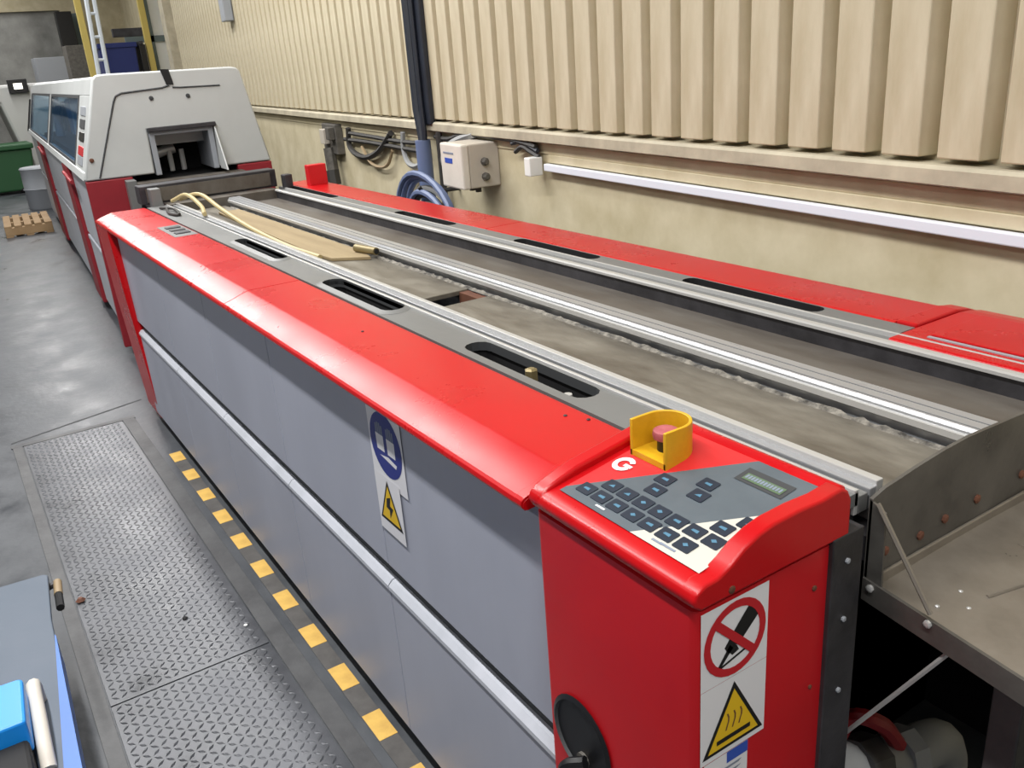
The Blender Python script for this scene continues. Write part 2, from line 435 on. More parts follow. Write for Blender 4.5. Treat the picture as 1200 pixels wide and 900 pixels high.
# stepped front rail (bright edge, groove, bar)
def strip(y0, y1, z0, z1, m, nm, x0=-5.08, x1=-.715, bevel=.0015):
    return MB().box(x0, x1, y0, y1, z0, z1, m).build(nm, mach, bevel=bevel)
strip(1.028, 1.037, 1.06, 1.103, 'bright_steel', 'edge_strip')
strip(1.037, 1.060, 1.06, 1.090, 'deck_grey', 'edge_ledge')
strip(1.060, 1.064, 1.06, 1.084, 'seam_dark', 'edge_groove')
strip(1.064, 1.080, 1.06, 1.094, 'aluminium', 'edge_bar')
strip(1.080, 1.096, 1.03, 1.102, 'bright_steel', 'edge_bar')
# bed plates of the conveyor
for x0, x1 in ((-5.05, -2.37), (-2.245, -.715)):
    tag(MB().box(x0, x1, 1.092, 1.336, 1.040, 1.055, 'steel_plate').build('bed_plate', mach, bevel=.002), 'worn steel bed plate')
MB().box(-5.05, -.72, 1.092, 1.65, .99, 1.005, 'dark_steel').build('bed_base', mach)
MB().box(-2.372, -2.243, 1.30, 1.336, 1.006, 1.05, 'rust').build('cross_bar', mach)
# crusted residue along the rail
cr = MB(); nx = 260
for i in range(nx):
    x = -4.95 + 4.2 * i / (nx - 1)
    for j, y in enumerate((1.330, 1.336, 1.342, 1.347)):
        z = (1.055, 1.056 + random.random() * .005, 1.057 + random.random() * .006, 1.052)[j]
        cr.v.append((x, y + random.uniform(-.002, .002), z))
for i in range(nx - 1):
    for j in range(3):
        cr.f.append((i * 4 + j, i * 4 + 4 + j, i * 4 + 5 + j, i * 4 + 1 + j)); cr.m.append(cr.mi('crust'))
tag(cr.build('residue', mach, smooth=True), 'crusted residue beside the rail', kind='stuff')
# centre rail, an aluminium extrusion with grooves
PR = [(1.356, 1.010), (1.356, 1.070), (1.352, 1.074), (1.352, 1.094), (1.357, 1.100), (1.362, 1.100), (1.362, 1.094), (1.366, 1.094), (1.366, 1.100), (1.389, 1.100), (1.389, 1.093), (1.393, 1.093), (1.393, 1.100), (1.414, 1.100), (1.419, 1.096), (1.419, 1.010)]
tag(MB().prism(PR, -5.02, -.715, 'aluminium').build('centre_rail', mach), 'grooved aluminium centre rail')
MB().prism([(1.345, 1.076), (1.354, 1.076), (1.354, 1.090), (1.345, 1.088)], -5.02, -.715, 'bright_steel').build('rail_lip', mach)
# rear trough, rear deck
strip(1.419, 1.650, 1.030, 1.050, 'trough_steel', 'trough_floor')
strip(1.646, 1.660, 1.040, 1.090, 'dark_steel', 'trough_wall')
MB().prism([(1.640, 1.090), (1.640, 1.097), (1.646, 1.100), (1.660, 1.100), (1.660, 1.090)], -5.08, -.90, 'bright_steel').build('rear_edge_strip', mach)
MB().prism([(1.640, 1.090), (1.640, 1.097), (1.646, 1.100), (1.660, 1.100), (1.660, 1.090)], -.90, -.715, 'bright_steel').build('rear_edge_strip', mach)
strip(1.660, 1.700, 1.06, 1.092, 'deck_grey', 'rear_ledge')
strip(1.700, 1.708, 1.06, 1.103, 'bright_steel', 'rear_edge_strip')
RPK = [(-5.15, -4.43, 1.722, 1.773), (-3.70, -3.18, 1.722, 1.773), (-2.71, -2.23, 1.722, 1.773), (-1.825, -1.345, 1.722, 1.773)]
dr = MB().holed([(-5.2, 1.706), (-1.115, 1.706), (-1.115, 1.778), (-5.2, 1.778)], [stadium(*p) for p in RPK], 1.076, 1.098, 'deck_grey', 'black_rubber')
deckr = dr.build('rear_deck', mach)
for a, b, c, d in RPK:
    well = MB(); L = stadium(a - .004, b + .004, c - .003, d + .003)
    for j in range(len(L)):
        u_, v_ = L[j], L[(j + 1) % len(L)]
        well.face([(u_[0], u_[1], 1.077), (v_[0], v_[1], 1.077), (v_[0], v_[1], 1.02), (u_[0], u_[1], 1.02)], 'black_rubber')
    well.face([(x, y, 1.02) for x, y in L], 'black_rubber')
    tag(well.build('pocket', deckr), 'black hand pocket')
PRR = [(2 * 1.352 - y, z) for y, z in PF]
PRR = [(min(max(y, 1.778), 2.04), z) for y, z in PRR]
for x0, x1 in ((-5.30, -2.982), (-2.978, -1.169)):
    tag(cover(PRR, x0, x1, 'rear_cover'), 'red rear top cover')
# rear end box with a recessed lid
bx = MB().prism([(1.664, 1.03), (1.664, 1.094), (1.672, 1.102), (1.94, 1.102), (1.975, 1.098), (2.03, 1.087), (2.04, 1.075), (2.04, 1.03)], -1.108, -.70, 'red_paint').build('rear_end_box', mach, bevel=.004)
MB().prism([(1.78, 1.03), (1.78, 1.106), (1.94, 1.106), (1.99, 1.098), (2.04, 1.08), (2.04, 1.03)], -1.165, -1.112, 'red_paint').build('rear_end_hem', mach, bevel=.005)
MB().box(-1.05, -.72, 1.735, 1.93, 1.1015, 1.1075, 'red_paint').build('box_lid', bx, bevel=.003)
MB().box(-1.05, -.72, 1.722, 1.731, 1.1015, 1.1045, 'steel_grey_paint').build('box_seal', bx)
MB().box(-5.10, -.70, 1.95, 2.03, .06, 1.04, 'panel_grey').build('rear_panel', mach)
# dark end frame under the tray
MB().box(-1.10, -1.06, 1.0, 1.95, .02, 1.03, 'black_rubber').build('end_bulkhead', mach)
MB().box(-1.06, -.70, 1.04, 1.95, .985, 1.028, 'dark_steel').build('bed_support', mach)
MB().box(-1.06, -.72, 1.90, 1.95, .02, 1.0, 'black_rubber').build('end_wall', mach)
MB().box(-1.06, -.70, .968, 1.02, .02, .05, 'black_rubber').build('foot_rail', mach)
MB().box(-1.06, -.72, .970, 1.035, .985, 1.085, 'black_rubber').build('deck_support', mach)
# far cross frame where the bed meets the hood
cf = MB().box(-5.32, -5.20, .93, 1.70, 1.10, 1.20, 'dark_steel').build('cross_frame', mach, bevel=.004)
MB().box(-5.20, -5.08, 1.04, 1.66, 1.0, 1.10, 'trough_steel').build('end_channel', mach, bevel=.003)
MB().box(-5.196, -5.19, .96, 1.66, 1.112, 1.185, 'trough_steel').build('frame_face', cf)
MB().box(-5.18, -5.10, .965, 1.02, 1.03, 1.19, 'deck_grey').build('frame_post', mach, bevel=.004)
# clamps at the far end of the rear deck
MB().box(-5.12, -5.06, 1.70, 1.75, 1.098, 1.175, 'dark_steel').build('clamp_block', mach, bevel=.006)
tag(MB().box(-5.06, -5.00, 1.83, 1.94, 1.098, 1.215, 'red_paint_lifted').build('upright_plate', mach, bevel=.004), 'red upright plate')

# ---- console -------------------------------------------------------
con = MB().prism(rrect(-1.042, -.682, .671, .962, .014), .02, 1.064, 'red_paint_lifted', 'z').build('console', mach, bevel=.0, smooth=True)
tag(con, 'red keypad console')
def lidz(y): return 1.105 + .16 * (y - .69)
LP = [(.962, 1.070), (.672, 1.070), (.664, 1.078), (.662, 1.088), (.666, 1.097), (.676, 1.1025), (.690, lidz(.690) - .0005), (.935, lidz(.935) - .0005), (.950, 1.151), (.962, 1.146)]
lid = MB().prism(LP, -1.040, -.684, 'red_paint').build('console_lid', con, bevel=.003, smooth=True)
RP = [(.962, 1.070), (.674, 1.070), (.664, 1.078), (.662, 1.088), (.667, 1.098), (.682, 1.1055), (.704, 1.1065), (.728, 1.117), (.751, 1.132), (.780, 1.143), (.806, 1.148), (.856, 1.150), (.905, 1.148), (.944, 1.1515), (.958, 1.144), (.966, 1.128), (.966, 1.070)]
MB().prism(RP, -.706, -.676, 'red_paint').build('lid_rim', lid, bevel=.008, smooth=True, seg=3)
RP2 = [(.962, 1.070), (.674, 1.070), (.664, 1.078), (.6615, 1.088), (.666, 1.099), (.680, 1.108), (.70, 1.115)] + [(y, lidz(y) + .0135) for y in (.74, .80, .86, .92)] + [(.952, 1.153), (.962, 1.145)]
MB().prism(RP2, -1.047, -1.016, 'red_paint').build('lid_rim', lid, bevel=.007, smooth=True, seg=3)
MB().box(-1.036, -.688, .680, .955, 1.062, 1.072, 'black_rubber').build('lid_seam', con)
# membrane: tilted keypad sheet; coordinates (x, y) on the lid plane
def mp(x, y, h): return (x, y, lidz(y) + h)
mem = MB()
X0, X1, Y0, Y1 = -1.002, -.700, .694, .934
dg = lambda x: .697 + (x + .834) * 1.243        # white corner edge
dr_ = lambda x: .707 + (x + 1.002) * 1.233      # red corner edge
mem.face([mp(X0, Y0, .0015), mp(-.836, Y0, .0015), mp(X1, dg(X1), .0015), mp(X1, Y1, .0015), mp(-.818, Y1, .0015), mp(X0, dr_(X0), .0015)], 'membrane_grey')
mem.face([mp(-.836, Y0, .0015), mp(X1, Y0, .0015), mp(X1, dg(X1), .0015)], 'membrane_white')
mem.face([mp(X0, dr_(X0), .0015), mp(-.818, Y1, .0015), mp(X0, Y1, .0015)], 'membrane_red')
memo = mem.build('keypad_membrane', lid)
MB().box(-.982, -.945, .7005, .7035, lidz(.70) + .0016, lidz(.702) + .002, 'membrane_grey')
keys = [(-.969 + .0358 * i, .722) for i in range(7)] + [(-.943 + .0354 * i, .7515) for i in range(7)] + [(-.883, .785), (-.742, .780), (-.892, .813), (-.823, .8145), (-.720, .808), (-.832, .843)]
key0 = None
for x, y in keys:
    km = MB()
    L = rrect(x - .0150, x + .0150, y - .0118, y + .0118, .002, 2)
    km.face([mp(a, b, .003) for a, b in L], 'key_navy')
    for j in range(len(L)):
        a, b = L[j], L[(j + 1) % len(L)]
        km.face([mp(*a, .0012), mp(*b, .0012), mp(*b, .003), mp(*a, .003)], 'key_navy')
    t = random.choice((0, 1, 2))
    if t == 0: km.face([mp(x - .006, y - .003, .0034), mp(x + .006, y - .003, .0034), mp(x + .003, y + .004, .0034)], 'key_blue')
    elif t == 1: km.face([mp(x - .006, y - .002, .0034), mp(x + .007, y - .003, .0034), mp(x + .006, y + .003, .0034), mp(x - .005, y + .002, .0034)], 'key_blue')
    else: km.face([mp(x - .005, y, .0034), mp(x, y - .004, .0034), mp(x + .006, y, .0034), mp(x, y + .004, .0034)], 'key_blue')
    km.build('key', lid)
# tiny captions and lamps on the membrane
for x, y, wd in ((-.925, .7025, .02), (-.80, .7015, .02), (-.785, .7025, .03)):
    MB().prism([(x, y), (x + wd, y), (x + wd, y + .004), (x, y + .004)], lidz(y) + .0019, lidz(y) + .0024, 'text_grey' if x > -.85 else 'sticker_white', 'z').build('caption', lid)
# display
dsp = MB()
dsp.face([mp(-.815, .878, .0025), mp(-.728, .878, .0025), mp(-.728, .912, .0025), mp(-.815, .912, .0025)], 'seam_dark')
dsp.face([mp(-.806, .884, .0032), mp(-.735, .884, .0032), mp(-.735, .900, .0032), mp(-.806, .900, .0032)], 'lcd_green')
for i in range(12):
    x = -.803 + i * .0056
    dsp.face([mp(x, .8875, .0036), mp(x + .0036, .8875, .0036), mp(x + .0036, .8965, .0036), mp(x, .8965, .0036)], 'text_grey')
dsp.build('display', lid)
# round white emblem: ring with an opening and an inner bar
em = MB(); cx, cy = -.976, .802
for i in range(20):
    if i in (0, 1, 19): continue
    a0, a1 = 2 * math.pi * i / 20, 2 * math.pi * (i + 1) / 20
    em.face([mp(cx + .019 * math.cos(a0), cy + .019 * math.sin(a0), .003), mp(cx + .019 * math.cos(a1), cy + .019 * math.sin(a1), .003), mp(cx + .010 * math.cos(a1), cy + .010 * math.sin(a1), .003), mp(cx + .010 * math.cos(a0), cy + .010 * math.sin(a0), .003)], 'sticker_white')
em.face([mp(cx + .002, cy - .004, .003), mp(cx + .019, cy - .004, .003), mp(cx + .019, cy + .003, .003), mp(cx + .002, cy + .003, .003)], 'sticker_white')
tag(em.build('emblem', lid), 'white round emblem')
# emergency stop with a yellow collar open to the front
gx, gy = -.950, .868; r0, r1 = .036, .0415; zb = lidz(gy); zt = zb + .058
def ushape(r):
    return [(gx + r, .829)] + [(gx + r * math.cos(math.pi * i / 16), gy + r * math.sin(math.pi * i / 16)) for i in range(17)] + [(gx - r, .829)]
uo, ui = ushape(r1), ushape(r0)
gd = MB().prism(uo + ui[::-1], zb - .006, zt, 'yellow_plastic', 'z').build('stop_guard', con, bevel=.001, smooth=True)
tag(gd, 'yellow collar around the stop button')
MB().prism(ushape(.0405), zb - .004, zb + .006, 'yellow_plastic', 'z').build('guard_base', con)
tag(MB().lathe([(.014, .004), (.014, .024), (.011, .026)], (gx, gy, zb), 'black_plastic', 16).build('button_stem', con, smooth=True), 'black stem')
tag(MB().lathe([(.012, .024), (.020, .027), (.0215, .034), (.020, .040), (.014, .043)], (gx, gy, zb), 'faded_red', 20).build('stop_button', con, smooth=True), 'faded red mushroom button')
# end-face fixings
for y, z, r in ((.729, 1.080, .006), (.902, 1.005, .0045), (.905, .83, .0035)):
    MB().lathe([(r, 0), (r, .003), (r * .5, .004)], (-.678 if z > 1.07 else -.683, y, z), 'rust', 8, axis=(1, 0, 0)).build('screw', con)
post = MB().box(-.700, -.674, .930, .998, .02, 1.074, 'dark_steel').build('corner_post', con, bevel=.002)
for z in (1.03, .93, .80): MB().lathe([(.0045, 0), (.0045, .003), (.003, .004)], (-.674, .962, z), 'steel_grey_paint', 8, axis=(1, 0, 0)).build('bolt', post)
MB().box(-1.02, -.72, .968, .985, .70, 1.06, 'black_rubber').build('console_back', con)
# black round socket with a connector in the front face of the console
sc, sz = -.945, .672
so = MB()
nn = 28
for (ra_, rb_, ya, yb, mm) in ((.078, .070, .668, .664, 'black_plastic'), (.070, .066, .664, .672, 'seam_dark')):
    for i in range(nn):
        a0, a1 = 2 * math.pi * i / nn, 2 * math.pi * (i + 1) / nn
        so.face([(sc + ra_ * math.cos(a0), ya, sz + ra_ * math.sin(a0)), (sc + ra_ * math.cos(a1), ya, sz + ra_ * math.sin(a1)), (sc + rb_ * math.cos(a1), yb, sz + rb_ * math.sin(a1)), (sc + rb_ * math.cos(a0), yb, sz + rb_ * math.sin(a0))], mm)
so.face([(sc + .067 * math.cos(2 * math.pi * i / nn), .6695, sz + .067 * math.sin(2 * math.pi * i / nn)) for i in range(nn)], 'black_plastic')
socket = so.build('round_socket', con, smooth=True)
MB().lathe([(.014, 0), (.014, .006), (.009, .006), (.009, .016), (.006, .018)], (sc + .005, .669, sz - .040), 'bracket_grey', 12, axis=(0, -1, 0)).build('connector', con)
MB().tube(smooth_path([(sc + .02, .660, sz - .03), (sc - .01, .640, sz - .05), (sc - .02, .645, sz - .11), (sc - .01, .660, sz - .22)]), .011, 'black_plastic').build('cable', con, smooth=True)

# ---- stickers on the console end face (plane x = -0.6805) ---------------
def on_end(u, v, h): return (-.6815 + h, u, v)          # u across (y), v up (z)
def poly(mb, fn, pts, h, m): mb.face([fn(a, b, h) for a, b in pts], m)
def ringpoly(mb, fn, cx, cy, r0, r1, h, m, n=28):
    for i in range(n):
        a0, a1 = 2 * math.pi * i / n, 2 * math.pi * (i + 1) / n
        mb.face([fn(cx + r1 * math.cos(a0), cy + r1 * math.sin(a0), h), fn(cx + r1 * math.cos(a1), cy + r1 * math.sin(a1), h), fn(cx + r0 * math.cos(a1), cy + r0 * math.sin(a1), h), fn(cx + r0 * math.cos(a0), cy + r0 * math.sin(a0), h)], m)
s1 = MB(); ya, yb, za, zb_ = .6785, .805, .9350, 1.0600
poly(s1, on_end, [(ya, za), (yb, za), (yb, zb_), (ya, zb_)], .0012, 'sticker_white')
W_, H_ = yb - ya, zb_ - za
def sg(u, v): return (ya + u * W_, zb_ - v * H_)
poly(s1, on_end, [sg(.70, .17), sg(.90, .30), sg(.62, .55), sg(.47, .62), sg(.40, .66), sg(.34, .57), sg(.52, .36)], .0016, 'sign_black')   # arm and hand
poly(s1, on_end, [sg(.42, .56), sg(.47, .62), sg(.27, .82), sg(.23, .80)], .0016, 'sign_black')
poly(s1, on_end, [sg(.23, .80), sg(.24, .83), sg(.66, .73), sg(.66, .70)], .0016, 'sign_black')
poly(s1, on_end, [sg(.40, .64), sg(.52, .60), sg(.56, .68), sg(.46, .71)], .0016, 'sign_black')
ringpoly(s1, on_end, *sg(.5, .5), .0465, .0585, .0020, 'sign_red')
poly(s1, on_end, [sg(.19, .26), sg(.26, .19), sg(.82, .75), sg(.75, .82)], .0024, 'sign_red')
tag(s1.build('prohibition_sticker', mach), 'square white sticker with red crossed-out hand')
s2 = MB(); zc, zd = .8085, .9345
poly(s2, on_end, [(ya, zc), (yb, zc), (yb, zd), (ya, zd)], .0012, 'sticker_white')
def sh(u, v): return (ya + u * W_, zd - v * (zd - zc))
poly(s2, on_end, [sh(.50, .07), sh(.97, .93), sh(.03, .93)], .0016, 'sign_black')
poly(s2, on_end, [sh(.50, .17), sh(.89, .885), sh(.11, .885)], .0020, 'sign_yellow')
poly(s2, on_end, [sh(.24, .76), sh(.76, .76), sh(.76, .82), sh(.24, .82)], .0024, 'sign_black')
for i in range(3):
    c = .40 + .10 * i
    pts = [(c + .022 * math.sin(t * 1.1), .46 + .055 * t) for t in range(5)]
    for a, b in zip(pts, pts[1:]):
        poly(s2, on_end, [sh(a[0] - .011, a[1]), sh(a[0] + .011, a[1]), sh(b[0] + .011, b[1]), sh(b[0] - .011, b[1])], .0024, 'rust')
tag(s2.build('hot_surface_sticker', mach), 'white sticker with yellow hot-surface triangle')
s3 = MB(); poly(s3, on_end, [(.686, .70), (.772, .70), (.772, .8075), (.686, .8075)], .0012, 'sticker_white')
poly(s3, on_end, [(.730, .788), (.772, .788), (.772, .8075), (.730, .8075)], .0016, 'label_blue')
for i in range(7):
    z = .778 - i * .010
    poly(s3, on_end, [(.690, z), (.690 + random.uniform(.055, .078), z), (.690 + .07, z + .004), (.690, z + .004)], .0016, 'text_grey')
tag(s3.build('text_label', mach), 'white label with blue header')
# ---- stickers on the grey panel (plane y = 0.699) -------------------------
def on_pan(u, v, h): return (u, .6990 - h, v)
s4 = MB()
poly(s4, on_pan, [(-1.768, .842), (-1.594, .842), (-1.594, 1.036), (-1.768, 1.036)], .0012, 'sticker_white')
cxs, czs = -1.681, .945
ringpoly(s4, on_pan, cxs, czs, .0, .080, .0016, 'sign_blue', 32)
def hp(u, v): return (cxs + u * .08, czs + v * .08)
for sx in (-1, 1):
    poly(s4, on_pan, [hp(sx * .10, -.25), hp(sx * .58, -.25), hp(sx * .60, .25), hp(sx * .10, .25)], .0020, 'sticker_white')
    for j in range(4):
        u0 = sx * (.12 + .12 * j); u1 = sx * (.205 + .12 * j)
        poly(s4, on_pan, [hp(u0, .25), hp(u1, .25), hp(u1, .55 + .06 * (1.5 - abs(j - 1.5))), hp(u0, .55 + .06 * (1.5 - abs(j - 1.5)))], .0020, 'text_grey')
poly(s4, on_pan, [hp(-.45, -.42), hp(.55, -.55), hp(.62, -.42), hp(.1, -.33)], .0020, 'sticker_white')
tag(s4.build('mandatory_sticker', mach), 'white sticker with round blue glove sign')
s5 = MB()
poly(s5, on_pan, [(-1.766, .704), (-1.634, .704), (-1.634, .858), (-1.766, .858)], .0024, 'sticker_white')
poly(s5, on_pan, [(-1.700, .850), (-1.642, .735), (-1.758, .735)], .0028, 'sign_black')
poly(s5, on_pan, [(-1.700, .836), (-1.653, .743), (-1.747, .743)], .0032, 'sign_yellow')
poly(s5, on_pan, [(-1.712, .80), (-1.69, .81), (-1.698, .785), (-1.682, .782), (-1.704, .750), (-1.702, .772), (-1.718, .775)], .0036, 'sign_black')
tag(s5.build('warning_sticker', mach), 'small sticker with yellow warning triangle')

# ================================================================== STAINLESS TRAY at the near end
tr = root('stainless_tray', (-.5, 1.3, 0), 'stainless steel outfeed tray on legs bolted to the machine end beside the console', 'tray')
TOP = [(1.030, 1.100), (1.06, 1.109), (1.09, 1.112), (1.136, 1.118), (1.20, 1.124), (1.27, 1.127), (1.42, 1.121), (1.60, 1.112), (1.86, 1.105)]
bp = MB()
prof = [(1.86, .945), (1.030, .945)] + TOP
bp.prism(prof, -.692, -.686, 'stainless_dark')
bpo = bp.build('back_plate', tr)
for y, z in ((1.07, .998), (1.16, .990), (1.225, .996), (1.315, 1.0), (1.45, 1.0)):
    MB().lathe([(.008, 0), (.008, .003), (.004, .005)], (-.686, y, z), 'rust', 8, axis=(1, 0, 0)).build('rivet', bpo)
MB().prism([(-.690, 1.098), (-.664, 1.085), (-.660, .94), (-.690, .94)], 1.030, 1.034, 'stainless_dark', 'y').build('gusset', tr)
def tz(x): return .962 - (x + .686) * .135
bmf = MB(); nxx, nyy = 14, 14
for i in range(nxx + 1):
    for j in range(nyy + 1):
        x = -.686 + .60 * i / nxx; y = 1.032 + .80 * j / nyy
        bmf.v.append((x, y, tz(x) - .012 + .004 * math.sin(5 * y + 9 * x) * math.sin(7 * y)))
for i in range(nxx):
    for j in range(nyy):
        a = i * (nyy + 1) + j; bmf.f.append((a, a + nyy + 1, a + nyy + 2, a + 1)); bmf.m.append(bmf.mi('stainless'))
tag(bmf.build('tray_floor', tr, smooth=True), 'scuffed stainless tray floor')
MB().prism([(-.690, tz(-.690) + .004), (-.086, tz(-.086) + .004), (-.086, tz(-.086) - .034), (-.690, tz(-.690) - .034)], 1.026, 1.032, 'stainless_dark', 'y').build('tray_rim', tr)
MB().box(-.686, -.680, 1.032, 1.80, .945, .964, 'stainless').build('fold_line', tr, bevel=.002)
MB().tube([(-.676, 1.028, 1.098), (-.578, 1.026, .962)], .0040, 'stainless', 6).build('brace', tr)
MB().tube([(-.548, 1.034, .912), (-.715, 1.034, .635)], .004, 'bright_steel', 6).build('stay_rod', tr)
for x, y in ((-.60, 1.08), (-.572, 1.115), (-.60, 1.14)):
    MB().lathe([(.0035, 0), (.0035, .002), (.002, .003)], (x, y, tz(x) - .012), 'bright_steel', 8).build('rivet', tr)
MB().lathe([(.006, 0), (.006, .004), (.003, .005)], (-.58, 1.026, .945), 'bright_steel', 8, axis=(0, -1, 0)).build('rivet', tr)
MB().lathe([(.006, 0), (.006, .004), (.003, .005)], (-.675, 1.026, .955), 'bright_steel', 8, axis=(0, -1, 0)).build('rivet', tr)
for y in (1.10, 1.76):
    MB().box(-.515, -.470, y, y + .045, 0, tz(-.49) - .02, 'frame_steel').build('leg', tr, bevel=.003)
for k_, (x_, y_, dx_, dy_) in enumerate(((-.57, 1.16, .05, .30), (-.53, 1.22, .06, .32), (-.50, 1.14, .05, .24))):
    pts_ = [(x_ + dx_ * math.sin(t_ * 1.3), y_ + dy_ * t_, tz(x_ + dx_ * math.sin(t_ * 1.3)) - .0115 + .004 * math.sin(5 * (y_ + dy_ * t_) + 9 * (x_ + dx_ * math.sin(t_ * 1.3))) * math.sin(7 * (y_ + dy_ * t_))) for t_ in [i_ / 12 for i_ in range(13)]]
    tag(MB().tube(pts_, .0030, 'stainless', 6).build('stamped_ridge', tr, smooth=True), 'pale stamped ridge')
# pipework under the tray
pw = root('drain_pipework', (-.78, 1.33, 0), 'grey elbow valve with red pipe on the floor under the stainless tray', 'pipe')
MB().tube(smooth_path([(-.80, 1.10, .44), (-.78, 1.20, .43), (-.76, 1.30, .40), (-.75, 1.38, .40), (-.75, 1.43, .36), (-.75, 1.445, .26), (-.75, 1.445, .0)]), .045, 'hose_grey', 12).build('elbow_pipe', pw, smooth=True)
MB().tube([(-.78, 1.18, .432), (-.775, 1.235, .42)], .056, 'frame_steel', 8).build('pipe_nut', pw)
MB().tube([(-.765, 1.29, .405), (-.76, 1.33, .40)], .055, 'steel_grey_paint', 8).build('pipe_nut', pw)
MB().tube(smooth_path([(-.84, 1.20, .0), (-.84, 1.20, .35), (-.80, 1.18, .53), (-.76, 1.22, .53), (-.755, 1.28, .45)]), .016, 'pipe_red', 8).build('red_pipe', pw, smooth=True)
MB().tube(smooth_path([(-.80, 1.10, .44), (-.80, 1.07, .30), (-.79, 1.06, .0)]), .035, 'dark_steel', 10).build('drop_pipe', pw, smooth=True)

# ================================================================== things lying on the bed
bd = MB().prism([(-4.75, 1.215), (-3.30, 1.17), (-3.13, 1.185), (-3.03, 1.30), (-3.16, 1.325), (-4.75, 1.325)], 1.0555, 1.068, 'wood', 'z')
single(bd, 'wooden_board', (-3.9, 1.26, 1.0555), 'worn wooden board lying on the steel bed beside the aluminium rail', 'board', bevel=.002)
single(MB().tube([(-3.16, 1.30, 1.083), (-3.03, 1.325, 1.083)], .015, 'brass', 12).tube([(-3.030, 1.325, 1.083), (-3.026, 1.3258, 1.083)], .010, 'black_rubber', 12), 'brass_pipe', (-3.1, 1.31, 1.068), 'short brass pipe end resting on the tip of the wooden board', 'pipe', smooth=True)
h1 = smooth_path([(-5.05, 1.10, 1.125), (-4.85, 1.16, 1.16), (-4.5, 1.165, 1.118), (-4.0, 1.15, 1.085), (-3.5, 1.14, 1.073), (-3.2, 1.165, 1.064)])
single(MB().tube(h1, .011, 'hose_cream'), 'cream_hose', (-4, 1.13, 1.06), 'long cream hose trailing from the cross frame onto the wooden board', 'hose', smooth=True)
h2 = smooth_path([(-5.06, 1.06, 1.12), (-4.95, 1.115, 1.155), (-4.7, 1.12, 1.12), (-4.45, 1.07, 1.112)])
single(MB().tube(h2, .011, 'hose_cream'), 'cream_hose', (-4.8, 1.06, 1.1), 'short cream hose end drooping over the grey front deck', 'hose', smooth=True)
h3 = smooth_path([(-4.95, .97, 1.106), (-4.8, 1.005, 1.112), (-4.6, .985, 1.107), (-4.7, .96, 1.106), (-4.9, .99, 1.107)])
single(MB().tube(h3, .007, 'cable_dark'), 'dark_cable', (-4.8, .98, 1.1), 'dark cable curled on the grey front deck by the cross frame', 'cable', smooth=True)

# ================================================================== HOODED MACHINE (far module), own frame
hm = root('hooded_washer', (-10.0, 1.04, 0), 'large machine with pale grey hood, tinted windows and red posts behind the open bed', 'machine', a=TF)
def frus(mb, sections, m):
    """loft of rectangles along v: (v, d0b, d1b, zb, d0t, d1t, zt)"""
    k = len(mb.v); mi = mb.mi(m)
    for v, a, b, z0, c, d, z1 in sections:
        mb.v += [(v, a, z0), (v, b, z0), (v, d, z1), (v, c, z1)]
    n = len(sections)
    for i in range(n - 1):
        for j in range(4):
            q = (j + 1) % 4; mb.f.append((k + i * 4 + j, k + i * 4 + q, k + i * 4 + 4 + q, k + i * 4 + 4 + j)); mb.m.append(mi)
    mb.f.append((k, k + 1, k + 2, k + 3)); mb.m.append(mi); e = k + (n - 1) * 4; mb.f.append((e, e + 1, e + 2, e + 3)); mb.m.append(mi)
# front head of the hood with entry opening
hd = MB()
O = [(.435, 1.165), (1.634, 1.158), (1.522, 1.755), (1.50, 1.778), (1.46, 1.786), (.68, 1.796), (.63, 1.792), (.606, 1.765)]
O[1:1] = [(.862, 1.163), (.868, 1.441), (1.290, 1.432), (1.280, 1.160)]
bm = MB().holed(O, [], -.05, 0, 'hood_grey')       # built flat, then stood up
for p in bm.v: hd.v.append((-6.30 + p[2], p[0], p[1]))
hd.f = bm.f; hd.m = bm.m; hd.mats = bm.mats
tag(hd.build('hood_front', hm, bevel=.012, smooth=True), 'pale grey hood front with entry opening')
# raised cover outlined on the hood front
ln = MB()
def hl(pts, wd=.006, h=.004):
    for a, b in zip(pts, pts[1:]):
        ln.tube([(-6.298, a[0], a[1]), (-6.298, b[0], b[1])], wd, 'seam_dark', 5)
hl([(.524, 1.175), (.70, 1.62), (.722, 1.66), (.76, 1.675), (1.01, 1.688), (1.055, 1.70)]); hl([(1.075, 1.686), (1.12, 1.682), (1.375, 1.676)], .005)
ln.build('hood_seam', hm)
MB().prism([(1.018, 1.800), (1.040, 1.705), (1.085, 1.703), (1.070, 1.797)], -6.31, -6.293, 'black_rubber').build('hood_slot', hm)
for d, z in ((.931, 1.631), (1.16, 1.627), (.50, 1.29)):
    MB().lathe([(.014, 0), (.014, .006), (.006, .008)], (-6.30, d, z), 'seam_dark' if z > 1.5 else 'rust', 10, axis=(1, 0, 0)).build('screw', hm)
